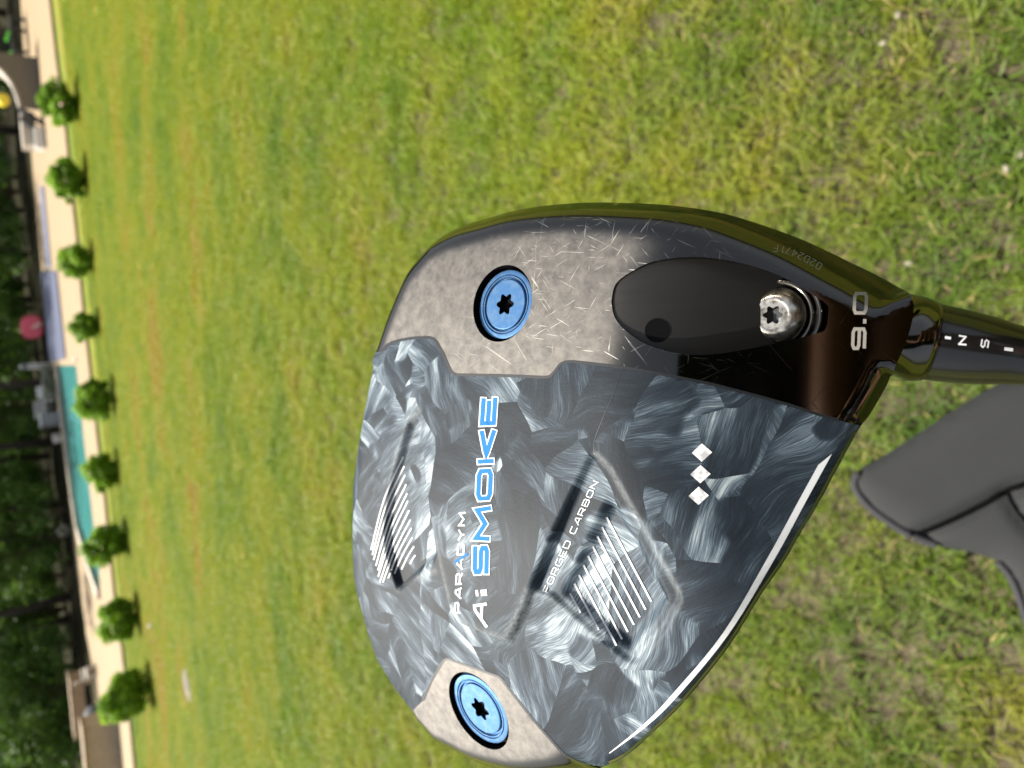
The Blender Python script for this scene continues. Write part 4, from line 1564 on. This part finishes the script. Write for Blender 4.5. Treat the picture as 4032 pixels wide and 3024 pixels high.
# ---- weights and port
def frame_at(cab, Hf):
    e = 0.002
    q = np.array([cab, cab + (e, 0), cab - (e, 0), cab + (0, e), cab - (0, e)])
    z = Hf(q)
    nrm = Vector((-(z[1] - z[2]) / (2 * e), -(z[3] - z[4]) / (2 * e), 1)).normalized()
    x = Vector((1, 0, 0))
    x = (x - nrm * x.dot(nrm)).normalized()
    R = Matrix((x, nrm.cross(x), nrm)).transposed()
    return Vector((cab[0], cab[1], z[0])), R


def star(rad, n=6, phase=0.0, k=72):
    out = []
    for i in range(k):
        a = 2 * math.pi * i / k
        r_ = rad * (0.84 + 0.16 * math.cos(n * a + phase))
        out.append((r_ * math.cos(a), r_ * math.sin(a)))
    return out


def torx_hole(g_face, g_sock, c, R, rad, zf, r_out, depth, phase):
    st = star(rad, 6, phase)
    k = len(st)
    v = [c + R @ Vector((x, y, zf)) for x, y in st] + [c + R @ Vector((r_out * math.cos(2 * math.pi * i / k), r_out * math.sin(2 * math.pi * i / k), zf)) for i in range(k)]
    g_face.add(v, [(i, k + i, k + (i + 1) % k, (i + 1) % k) for i in range(k)])
    v = [c + R @ Vector((x, y, zf)) for x, y in st] + [c + R @ Vector((x * 0.93, y * 0.93, zf - depth)) for x, y in st]
    g_sock.add(v, [(i, (i + 1) % k, k + (i + 1) % k, k + i) for i in range(k)] + [tuple(k + i for i in range(k))])


for nm_parent, cab, rr_, lp, spx in ((plate, c1, r1, loops_m[1], (1989, 1198)), (toe, c2, r2, loops_t[1], (1890, 2792))):
    base, R = frame_at(cab, H0)
    wall('recess_wall', lp, H0, 0.0034, MAT_RECESS, nm_parent)
    g = Geo()
    g.lathe([(rr_ * 1.02, -0.0032), (0.0005, -0.0032)], base, 40, R)
    g.build('recess_floor', MAT_RECESS, nm_parent)
    q = hit([spx], H0)[0]
    qb = hit([spx], lambda ab: H0(ab) - 0.0014)[0]
    c = Vector(qb)
    rs_ = rr_ * 0.915
    k = rs_
    g = Geo()
    g.lathe([(k * 1.0, -0.0018), (k * 1.0, -0.0003), (k * 0.985, -0.00005), (k * 0.96, 0.0), (k * 0.865, 0.0), (k * 0.85, -0.00045), (k * 0.835, -0.00045), (k * 0.825, -0.00005), (k * 0.795, -0.00005), (k * 0.775, -0.0007), (k * 0.735, -0.0007), (k * 0.72, -0.0001), (k * 0.70, 0.0)], c, 72, R)
    gs = Geo()
    torx_hole(g, gs, c, R, k * 0.33, 0.0, k * 0.70, 0.003, 0.4)
    sc = g.build('weight_screw', MAT_SCREW, club, True)
    try:
        sc.data.set_sharp_from_angle(angle=math.radians(35))
    except Exception:
        pass
    sc['label'] = 'blue weight screw in the large metal plate' if nm_parent is plate else 'blue weight screw in the small toe plate'
    gs.build('screw_socket', MAT_RECESS, sc)
    gg = Geo()
    gg.lathe([(k * 0.845, -0.0003), (k * 0.84, -0.00025)], c, 72, R)

# oval port with the shaft screw
wall('port_wall', loops_m[2], H0, 0.016, MAT_CHROME, plate, True)
pa0, pa1 = flat((2407, 1200))[0, 0], flat((3000, 1200))[0, 0]
ctrp = port.mean(0)
port_in = ctrp + (port - ctrp) * 1.01


def HP(ab):
    s = np.clip((ab[:, 0] - pa0) / (pa1 - pa0), 0, 1.4)
    return H0(ab) * 0.0 + camber(ab) - 0.0004 - 0.0068 * s ** 1.35


pf, _, _ = region('port_floor', port_in, [], HP, 0.0016, MAT_PORT, plate)
q = hit([(3052, 1243)], HP)[0]
c = Vector(q) + Vector((0, 0, 0.0009))
tl = Vector((0.02, 0.02, 1)).normalized()
x = (Vector((1, 0, 0)) - tl * tl.x).normalized()
R = Matrix((x, tl.cross(x), tl)).transposed()
hd = Vector(hit([(3036, 1245)], lambda ab: HP(ab) + 0.0005)[0])
g = Geo()
g.lathe([(0.0086, -0.0040), (0.0085, -0.0022), (0.0081, -0.0018), (0.0077, -0.0022), (0.0074, -0.0022), (0.0071, -0.0014), (0.0066, -0.0012), (0.0062, -0.0016)], c, 56, R)
g.build('port_ring', MAT_CHROME, plate, True)
g = Geo()
g.lathe([(0.0062, -0.004), (0.0058, -0.0016), (0.0050, -0.0003), (0.0040, 0.0005), (0.0032, 0.0008), (0.0028, 0.0007)], c, 48, R)
gs = Geo()
torx_hole(g, gs, c, R, 0.0019, 0.0007, 0.0028, 0.0014, 0.2)
sc = g.build('shaft_screw', MAT_BRIGHT, club, True)
sc['label'] = 'bright steel screw at the deep end of the oval port'
gs.build('screw_socket', MAT_DARK, sc)
q, R = frame_at(hit([(2588, 1301)], HP)[0, :2], HP)
g = Geo()
g.lathe([(0.0024, 0.00006), (0.0001, 0.00005)], q, 24, R)  # flat black disc: the dark inside the hole is put into its colour
g.build('drain_hole', MAT_RECESS, plate)

# loft number and serial
nine = text_strokes('9.0', (3403, 1372), (3412, 1156), 46, LEFT, -0.03, 0.2)
o = ribbons('lettering', nine, 13, H0, 0.00006, MAT_PALE, plate)
o['label'] = 'loft number 9.0'
ser = []
pos_ = crom([(3238, 1040), (3200, 1018), (3150, 992), (3100, 972), (3036, 962)], 8)
sx = np.concatenate([[0], np.cumsum(np.hypot(*np.diff(pos_, axis=0).T))])
for i, ch in enumerate('02D2471F'):
    s0 = sx[-1] * i / 8
    p_ = np.array([np.interp(s0, sx, pos_[:, 0]), np.interp(s0, sx, pos_[:, 1])])
    s1 = min(s0 + 15, sx[-1])
    p2 = np.array([np.interp(s1, sx, pos_[:, 0]), np.interp(s1, sx, pos_[:, 1])])
    if np.hypot(*(p2 - p_)) < 2:
        p2 = p_ + np.array((-15, -4.0))
    u = (p2 - p_) / np.hypot(*(p2 - p_))
    nrm_ = np.array((u[1], -u[0]))
    nrm_ = nrm_ if nrm_[1] > 0 else -nrm_
    w, st = GLYPH[ch]
    for s in st:
        ser.append([p_ + u * 17 * xx / max(w, 0.3) * min(w / 0.6, 1) + nrm_ * 26 * yy for xx, yy in s])
o = ribbons('lettering', ser, 2.6, H0, 0.00006, MAT_PALE, plate)
o['label'] = 'engraved serial 02D2471F'

# ---- hosel, sleeve and shaft (axis given by two photo points and their depth)
INV = HEAD.inverted()


def loc(x, y, d):
    return INV @ at(x, y, d)


dn = hit([(3540, 1320)], H0)[0]
nw = HEAD @ Vector(dn)
d_neck = (nw - C0).dot(fwd)
a0 = loc(3440, 1310, d_neck + 0.0085)
a1 = loc(3640, 1342, d_neck + 0.0058)
ax = (a1 - a0).normalized()


def on_axis(xp):
    """axis point that projects to photo column xp"""
    lo, hi = -0.05, 0.4
    for _ in range(50):
        mm = (lo + hi) / 2
        if px_of(HEAD @ (a0 + ax * mm))[0] < xp:
            lo = mm
        else:
            hi = mm
    return a0 + ax * lo


def rad_at(xp, half_px):
    return half_px * px_of(HEAD @ on_axis(xp))[2] / F


# the neck grows out of the plate's end: from its arc to a round collar
arc = crom(run_neck, 1)
arc_ab = run_ab[1]
arc_p = np.column_stack([arc_ab, H0(arc_ab) - 0.00005])
arc_s = np.concatenate([[0], np.cumsum(np.linalg.norm(np.diff(arc_p, axis=0), axis=1))])
oc = INV @ C0


def ring_at(xp, half):
    c_ = on_axis(xp)
    vf = (oc - c_)
    vf = (vf - ax * vf.dot(ax)).normalized()
    sd = ax.cross(vf)
    if (HEAD.to_3x3() @ sd).dot(camY) < 0:
        sd = -sd
    r_ = rad_at(xp, half)
    return [c_ + vf * (r_ * math.cos(th)) + sd * (r_ * math.sin(th)) for th in THS]


THS = [math.radians(90 - 180 * k / 20) for k in range(21)] + [math.radians(-90 - 180 * k / 20) for k in range(1, 20)]
first = [Vector((np.interp(arc_s[-1] * k / 20, arc_s, arc_p[:, 0]), np.interp(arc_s[-1] * k / 20, arc_s, arc_p[:, 1]), np.interp(arc_s[-1] * k / 20, arc_s, arc_p[:, 2]))) for k in range(21)]
back = ring_at(3545, 160)
first += back[21:]
r_a, r_b, r_c = ring_at(3604, 168), ring_at(3640, 161), ring_at(3661, 156)
rings_ = [first, [a.lerp(b, 0.55) + (b - a) * 0.0 for a, b in zip(first, r_a)], r_a, r_b, r_c, ring_at(3662, 140)]
nr = len(THS)
link('hosel', mesh('hosel', [q for rg in rings_ for q in rg], [(i * nr + k, i * nr + (k + 1) % nr, (i + 1) * nr + (k + 1) % nr, (i + 1) * nr + k) for i in range(len(rings_) - 1) for k in range(nr)]), MAT_CHROME, club, True)
secs = [(3655, 152), (3658, 152), (3700, 150), (3760, 147), (3800, 144), (3850, 139), (3900, 133), (3960, 123), (4040, 112), (4200, 100)]
slv = Geo().tube([on_axis(x) for x, _ in secs], [rad_at(x, h) for x, h in secs], 40).build('adapter_sleeve', MAT_FERRULE, club, True)
e0 = on_axis(4195)
r0 = rad_at(4195, 94)
Geo().tube([e0, e0 + ax * 0.25, e0 + ax * 0.72], [r0, r0, r0 * 1.2], 24).build('shaft', MAT_GLOSS, club, True)
Geo().tube([e0 + ax * 0.70, e0 + ax * 0.71, e0 + ax * 0.96, e0 + ax * 0.97], [r0 * 1.3, r0 * 1.5, r0 * 1.8, r0 * 1.2], 20).build('grip', plain('grip_rubber', (0.02, 0.02, 0.02), 0.8), club, True)
a_s, a_e = np.array(on_axis(3600)), np.array(on_axis(4200))


def on_sleeve(px, lift=0.00008):
    """points of the sleeve under photo pixels"""
    out = []
    dax_ = lambda k: (a_e - a_s) / np.linalg.norm(a_e - a_s)
    o_ = np.array(INV @ C0)
    tt = [(np.array(on_axis(x)) - a_s) @ dax_(0) for x, _ in secs]
    rr_l = [rad_at(x, h) for x, h in secs]
    for x, y in np.asarray(px, float):
        d = np.array((INV.to_3x3() @ ray(x, y)).normalized())
        dax = dax_(0)
        w0 = o_ - a_s
        dd, ww = d - dax * (d @ dax), w0 - dax * (w0 @ dax)
        rr = rr_l[0]
        for _ in range(5):
            A, B, Cc = dd @ dd, 2 * dd @ ww, ww @ ww - rr * rr
            ds = max(B * B - 4 * A * Cc, 0)
            q = o_ + d * ((-B - math.sqrt(ds)) / (2 * A))
            rr = np.interp((q - a_s) @ dax, tt, rr_l) + lift
        out.append(q)
    return out


def sleeve_text(strokes, w, label):
    v, f = [], []
    for st in strokes:
        st = [np.array(q, float) for q in st]
        for a, b in zip(st[:-1], st[1:]):
            u = (b - a) / np.linalg.norm(b - a)
            nn = np.array((-u[1], u[0])) * w / 2
            n0 = len(v)
            e = u * w * 0.4
            v += on_sleeve([a - e - nn, a - e + nn, b + e + nn, b + e - nn], 0.0001 + 0.00001 * len(f))
            f.append((n0, n0 + 1, n0 + 2, n0 + 3))
    o = link('lettering', mesh('lettering', v, f), MAT_PAINT_W, slv)
    o['label'] = label


sleeve_text([[(3803, 1357), (3776, 1355), (3803, 1326), (3778, 1322)]], 7, 'white letter N on the sleeve')
sleeve_text([[(3889, 1368), (3893, 1345), (3885, 1339), (3879, 1345), (3877, 1361), (3870, 1367), (3863, 1360), (3867, 1338)]], 6, 'white letter S on the sleeve')
sleeve_text([[(3960, 1374), (3984, 1377)]], 13, 'white dash on the sleeve')
sleeve_text([[(3725, 1329), (3740, 1331)]], 11, 'pale dash near the collar')
for gx_ in (3800, 3902):
    sleeve_text([[(gx_ - (y - 1340) * 0.22, y) for y in range(1240, 1480, 12)]], 4, 'fine groove round the sleeve') if False else None

# ------------------------------------------------------------------ golf bag standing at the photographer's feet: its padded hood reaches into the frame
m = NT('grey_leather')
m.set(Base_Color=m.mix(m.noise(60, m.obj(), 4), (0.0195, 0.0205, 0.021), (0.023, 0.024, 0.0245)), Roughness=0.8, Specular_IOR_Level=0.15)
m.bump(m.noise(900, m.obj(), 3), 0.12, 0.001)
MAT_LEATHER = m.m
MAT_BAGSEAM = plain('seam_thread', (0.003, 0.003, 0.0035), 1.0, spec=0.02)
MAT_PIPE = plain('piping', (0.022, 0.0215, 0.024), 0.7, spec=0.2)
BD = 0.58
bag = empty('golf_bag', (0, 0, 0))
tag(bag, 'smooth grey padded golf bag hood with dark seams and piped rim, below the shaft', 'golf bag')
hood_px = np.concatenate([crom([(3376, 1862), (3395, 1840), (3424, 1824), (3477, 1795), (3585, 1727), (3775, 1602), (3923, 1515), (4090, 1452)], 4)[:-1],
                          crom([(4090, 1452), (4400, 1400), (4640, 1600), (4700, 2000), (4600, 2500), (4330, 2720), (4130, 2640), (4064, 2520)], 4)[:-1],
                          crom([(4064, 2520), (4032, 2412), (4003, 2323), (3971, 2258), (3920, 2206), (3838, 2177), (3743, 2160), (3680, 2144), (3591, 2113), (3509, 2062), (3427, 1999), (3380, 1944), (3363, 1900), (3376, 1862)], 4)[:-1]])
# hood plane: faces up and towards the viewer
hn = Vector((0.05, -0.35, 0.93)).normalized()
hc = at(4050, 1990, BD)


def hoodpt(x, y, lift=0.0):
    d = ray(x, y)
    q = C0 + d * ((hc + hn * lift - C0).dot(hn) / d.dot(hn))
    return q


HO = [hoodpt(x, y) for x, y in hood_px]
hx = (Vector((1, 0, 0)) - hn * hn.x).normalized()
hy = hn.cross(hx)
ho2 = np.array([((q - hc).dot(hx), (q - hc).dot(hy)) for q in HO])


def hood_h(P2):
    d, _, _ = seg_dist(P2, ho2, np.roll(ho2, -1, 0))
    s = np.clip(d / 0.030, 0, 1)
    h = 0.011 * np.sqrt(np.clip(1 - (1 - s) ** 2, 0, 1))
    for line, w, dp in SEAMS:
        q, _, _ = seg_dist(P2, line[:-1], line[1:])
        h = h - dp * np.exp(-(q / w) ** 2)
    return h


def h2(px):
    return np.array([((q - hc).dot(hx), (q - hc).dot(hy)) for q in (hoodpt(x, y) for x, y in px)])


seam_a = crom([(3600, 2112), (3629, 2096), (3743, 2046), (3870, 1983), (3958, 1932), (4040, 1902), (4150, 1870), (4350, 1830)], 4)
seam_b = crom([(3972, 1940), (3990, 1985), (4040, 2050), (4120, 2130), (4200, 2260)], 4)
SEAMS = [(h2(seam_a), 0.006, 0.007), (h2(seam_b), 0.0045, 0.005)]
lo, hi = ho2.min(0), ho2.max(0)
st = 0.005
gx, gy = np.meshgrid(np.arange(lo[0], hi[0], st), np.arange(lo[1], hi[1], st))
G = np.stack([gx.ravel(), gy.ravel()], 1)
d, _, _ = seg_dist(G, ho2, np.roll(ho2, -1, 0))
G = G[pinside(G, ho2) & (d > st * 0.6)]
V2 = [Vector(q) for q in ho2] + [Vector(q) for q in G]
v, e, f, *_ = delaunay_2d_cdt(V2, [(i, (i + 1) % len(ho2)) for i in range(len(ho2))], [], 1, 1e-7)
P2 = np.array([tuple(q) for q in v])
zz = hood_h(P2)
VV = [hc + hx * a + hy * b + hn * z for (a, b), z in zip(P2, zz)]
hood = link('hood', mesh('hood', VV, [q if (P2[q[1]][0] - P2[q[0]][0]) * (P2[q[2]][1] - P2[q[0]][1]) - (P2[q[1]][1] - P2[q[0]][1]) * (P2[q[2]][0] - P2[q[0]][0]) > 0 else q[::-1] for q in f]), MAT_LEATHER, bag, True)
for sm, w in ((seam_a, 0.0027), (seam_b, 0.0018)):
    q2 = h2(sm)
    z = hood_h(q2)
    Geo().tube([hc + hx * a + hy * b + hn * (zq + 0.0008) for (a, b), zq in zip(q2, z)], w, 6).build('seam', MAT_BAGSEAM, bag, True)
pp = crom([(3382, 1862), (3366, 1900), (3383, 1944), (3430, 1999), (3511, 2060), (3590, 2109)], 5)
Geo().tube([hoodpt(x, y, 0.003) for x, y in pp], 0.0042, 8).build('piping', MAT_PIPE, bag, True)
pp = crom([(3598, 2112), (3640, 2128), (3690, 2146)], 5)
Geo().tube([hoodpt(x, y, 0.003) for x, y in pp], 0.0042, 8).build('piping', MAT_PIPE, bag, True)
pp = crom([(3930, 2212), (3974, 2262), (4006, 2327), (4036, 2415), (4066, 2520)], 5)
Geo().tube([hoodpt(x, y, 0.002) for x, y in pp], 0.0036, 8).build('piping', MAT_PIPE, bag, True)
# skirt of the hood, then the bag's body down to the grass
nh = len(HO)
bc = sum(HO, Vector()) / nh
rows = [HO]
for zt, s in ((-0.03, 0.985), (-0.08, 0.93), (-0.13, 0.80)):
    rows.append([Vector((bc.x + (q.x - bc.x) * s, bc.y + (q.y - bc.y) * s, q.z + zt)) for q in HO])
top_z = min(q.z for q in rows[-1]) - 0.02
rows.append([Vector((bc.x + (q.x - bc.x) * 0.72, bc.y + (q.y - bc.y) * 0.72, top_z)) for q in HO])
rows.append([Vector((bc.x + (q.x - bc.x) * 0.66, bc.y + (q.y - bc.y) * 0.66, 0.02)) for q in HO])
v = [q for rw in rows[:4] for q in rw]
f = [(i * nh + k, i * nh + (k + 1) % nh, (i + 1) * nh + (k + 1) % nh, (i + 1) * nh + k) for i in range(3) for k in range(nh)]
link('skirt', mesh('skirt', v, f), MAT_LEATHER, bag, True)
v = [q for rw in rows[3:] for q in rw]
f = [(i * nh + k, i * nh + (k + 1) % nh, (i + 1) * nh + (k + 1) % nh, (i + 1) * nh + k) for i in range(2) for k in range(nh)] + [tuple(2 * nh + k for k in range(nh))]
link('bag_body', mesh('bag_body', v, f), MAT_LEATHER, bag, True)

# ------------------------------------------------------------------ the photographer, seen mirrored in the polished metal
def skin(name, verts, edges, mat, parent=None, root=0, sub=2):
    bm = bmesh.new()
    ly = bm.verts.layers.skin.verify()
    vs = []
    for i, (p, r_) in enumerate(verts):
        q = bm.verts.new(p)
        rr = r_ if isinstance(r_, tuple) else (r_, r_)
        q[ly].radius = rr
        q[ly].use_root = i == root
        vs.append(q)
    for a, b in edges:
        bm.edges.new((vs[a], vs[b]))
    me = bpy.data.meshes.new(name)
    bm.to_mesh(me)
    bm.free()
    o = link(name, me, mat, parent)
    o.modifiers.new('skin', 'SKIN').use_smooth_shade = True
    sb = o.modifiers.new('smooth', 'SUBSURF')
    sb.levels = sb.render_levels = sub
    return o


m = NT('skin')
m.set(Base_Color=m.mix(m.noise(40, m.obj(), 3), (0.28, 0.14, 0.08), (0.34, 0.18, 0.11)), Roughness=0.5, Subsurface_Weight=0.08)
MAT_SKIN = m.m
MAT_JACKET = plain('dark_knit', (0.012, 0.012, 0.014), 0.9, vary=0.3, scale=80)
MAT_TROUSER = plain('dark_trousers', (0.014, 0.013, 0.013), 0.9, vary=0.3, scale=60)
MAT_HAIR = plain('hair', (0.03, 0.02, 0.014), 0.6, vary=0.4, scale=120)
MAT_SHOE = plain('dark_shoe', (0.02, 0.02, 0.02), 0.5)
Xp, Yp, Zp = camX, camY, camZ


def cs_(x, y, z):
    return C0 + Xp * x + Yp * y + Zp * z


# phone: lens just behind the view point, screen towards the photographer
ph = empty('phone', cs_(0.055, 0.0, 0.0065))
tag(ph, 'dark phone held up by the photographer, mirrored in the polished metal', 'phone')
g = Geo()
RM = Matrix((Xp, Yp, Zp)).transposed()
g.box((0, 0, 0), (0.150, 0.072, 0.008), RM)
g.build('phone_body', MAT_GLOSS, ph)
g = Geo()
for yy_ in (-0.012, 0.012):
    g.tube([RM @ Vector((-0.055, yy_, -0.0040)), RM @ Vector((-0.055, yy_, -0.0046))], 0.007, 16)
g.build('lens_ring', MAT_DARK, ph)

person = empty('person', (0, -0.48, 0))
tag(person, 'person in dark clothes holding a phone, mirrored in the polished metal', 'person')
off = Vector((0, 0.48, 0))


def pw_local(p):
    return Vector(p) + off


wr = cs_(0.135, 0.075, 0.055)                 # right wrist, beside the phone
palm = cs_(0.082, 0.060, 0.028)
s_hand = 0.24
grip_c = HEAD @ (e0 + ax * s_hand)
gax = (HEAD.to_3x3() @ ax).normalized()
to_body = (Vector((-0.2, -0.35, 1.2)) - grip_c)
to_body = (to_body - gax * to_body.dot(gax)).normalized()
gs_ = gax.cross(to_body).normalized()
r_g = r0 + 0.011
lpalm = grip_c + to_body * (r_g + 0.012)
lwr = grip_c + to_body * 0.09 - gax * 0.015
body = [((0, -0.48, 0.95), (0.15, 0.11)), ((0, -0.47, 1.12), (0.14, 0.10)), ((0, -0.47, 1.30), (0.17, 0.11)), ((0, -0.46, 1.42), (0.10, 0.07)), ((0, -0.44, 1.50), (0.052, 0.052)),
        ((0, -0.41, 1.56), (0.06, 0.07)), ((0, -0.39, 1.63), (0.078, 0.092)), ((0, -0.40, 1.70), (0.072, 0.088)), ((0, -0.41, 1.745), (0.03, 0.04)),
        ((0.18, -0.46, 1.39), (0.06, 0.06)), ((0.27, -0.36, 1.17), (0.042, 0.042)), (tuple(wr), (0.027, 0.022)),
        ((-0.18, -0.46, 1.39), (0.06, 0.06)), ((-0.27, -0.36, 1.15), (0.042, 0.042)), (tuple(lwr), (0.027, 0.022)),
        ((0.10, -0.48, 0.88), (0.085, 0.085)), ((0.12, -0.47, 0.50), (0.058, 0.058)), ((0.13, -0.50, 0.09), (0.04, 0.04)), ((0.14, -0.40, 0.04), (0.04, 0.03)),
        ((-0.10, -0.48, 0.88), (0.085, 0.085)), ((-0.12, -0.47, 0.50), (0.058, 0.058)), ((-0.13, -0.50, 0.09), (0.04, 0.04)), ((-0.14, -0.40, 0.04), (0.04, 0.03)),
        (tuple(palm), (0.036, 0.016)), (tuple(lpalm), (0.034, 0.018))]
edges = [(0, 1), (1, 2), (2, 3), (3, 4), (4, 5), (5, 6), (6, 7), (7, 8), (3, 9), (9, 10), (10, 11), (3, 12), (12, 13), (13, 14), (0, 15), (15, 16), (16, 17), (17, 18), (0, 19), (19, 20), (20, 21), (21, 22), (11, 23), (14, 24)]
vb = [(tuple(pw_local(p)), r_) for p, r_ in body]
# fingers of the phone hand lie across the phone's back, thumb along the near edge
nb = len(vb)
for k, (fx, ln) in enumerate(((0.062, 0.92), (0.081, 1.0), (0.100, 0.95), (0.117, 0.78))):
    pts_ = [cs_(fx, 0.044, 0.012), cs_(fx - 0.002, 0.043, -0.010), cs_(fx - 0.004, 0.043 - 0.028 * ln, -0.012), cs_(fx - 0.006, 0.043 - 0.052 * ln, -0.010)]
    for j, q in enumerate(pts_):
        vb.append((tuple(pw_local(q)), (0.0095 - 0.0008 * j, 0.0095 - 0.0008 * j)))
        edges.append((23 if j == 0 else len(vb) - 2, len(vb) - 1))
pts_ = [cs_(0.112, 0.052, 0.026), cs_(0.085, 0.047, 0.024), cs_(0.062, 0.040, 0.018)]
for j, q in enumerate(pts_):
    vb.append((tuple(pw_local(q)), (0.011 - 0.001 * j, 0.010 - 0.001 * j)))
    edges.append((23 if j == 0 else len(vb) - 2, len(vb) - 1))
# fingers of the other hand close round the shaft
for k in range(4):
    o_ = gax * (0.030 - 0.021 * k)
    prev = 24
    for j, an in enumerate((20, 80, 150, 215)):
        a_ = math.radians(an)
        q = grip_c + o_ + (to_body * math.cos(a_) + gs_ * math.sin(a_)) * r_g
        vb.append((tuple(pw_local(q)), (0.0095 - 0.0007 * j,) * 2))
        edges.append((prev, len(vb) - 1))
        prev = len(vb) - 1
prev = 24
for j, an in enumerate((-25, -80, -140)):
    a_ = math.radians(an)
    q = grip_c + gax * 0.036 + (to_body * math.cos(a_) + gs_ * math.sin(a_)) * (r_g + 0.002)
    vb.append((tuple(pw_local(q)), (0.0115 - 0.001 * j,) * 2))
    edges.append((prev, len(vb) - 1))
    prev = len(vb) - 1
bd = skin('body', vb, edges, MAT_SKIN, person, 0, 1)
for nm, ids, grow, mt, ed in (('jacket', [0, 1, 2, 3, 9, 10, 11, 12, 13, 14], 1.14, MAT_JACKET, [(0, 1), (1, 2), (2, 3), (3, 4), (4, 5), (5, 6), (3, 7), (7, 8), (8, 9)]),
                              ('trousers', [0, 15, 16, 17, 19, 20, 21], 1.18, MAT_TROUSER, [(0, 1), (1, 2), (2, 3), (0, 4), (4, 5), (5, 6)])):
    vv = []
    for i in ids:
        p, r_ = body[i]
        p = Vector(p)
        if i in (11, 14):
            p = p.lerp(Vector(body[i - 1][0]), 0.16)
            r_ = (0.036, 0.034)
        vv.append((tuple(pw_local(p)), (r_[0] * grow, r_[1] * grow)))
    skin(nm, vv, ed, mt, person, 0, 1)
g = Geo()
for sx_ in (-1, 1):
    g2 = Geo()
    g2.tube([pw_local((0.135 * sx_, -0.56, 0.04)), pw_local((0.137 * sx_, -0.50, 0.055)), pw_local((0.145 * sx_, -0.36, 0.04)), pw_local((0.147 * sx_, -0.31, 0.03))], [0.03, 0.05, 0.047, 0.02], 12)
    g2.build('shoe', MAT_SHOE, person, True)
bm = bmesh.new()
bmesh.ops.create_uvsphere(bm, u_segments=20, v_segments=12, radius=1)
for q in bm.verts:
    q.co = Vector((q.co.x * 0.088, q.co.y * 0.10 - 0.018, max(q.co.z, -0.25) * 0.095 + 0.028)) + pw_local((0, -0.40, 1.665))
me = bpy.data.meshes.new('hair')
bm.to_mesh(me)
bm.free()
link('hair', me, MAT_HAIR, person, True)
nose = Geo().tube([pw_local((0, -0.305, 1.665)), pw_local((0, -0.290, 1.635)), pw_local((0, -0.305, 1.625))], [0.007, 0.012, 0.008], 8)
nose.build('nose', MAT_SKIN, person, True)
for sx_ in (-1, 1):
    Geo().lathe([(0.001, 0.012), (0.009, 0.008), (0.012, 0), (0.009, -0.008), (0.001, -0.012)], pw_local((0.032 * sx_, -0.312, 1.662)), 12).build('eye', MAT_WHITE, person, True)
    Geo().tube([pw_local((0.083 * sx_, -0.40, 1.675)), pw_local((0.093 * sx_, -0.408, 1.65)), pw_local((0.083 * sx_, -0.40, 1.62))], [0.008, 0.014, 0.008], 8).build('ear', MAT_SKIN, person, True)
Geo().tube([pw_local((-0.025, -0.312, 1.595)), pw_local((0, -0.302, 1.592)), pw_local((0.025, -0.312, 1.595))], [0.004, 0.007, 0.004], 8).build('mouth', plain('lips', (0.35, 0.12, 0.1), 0.5), person, True)
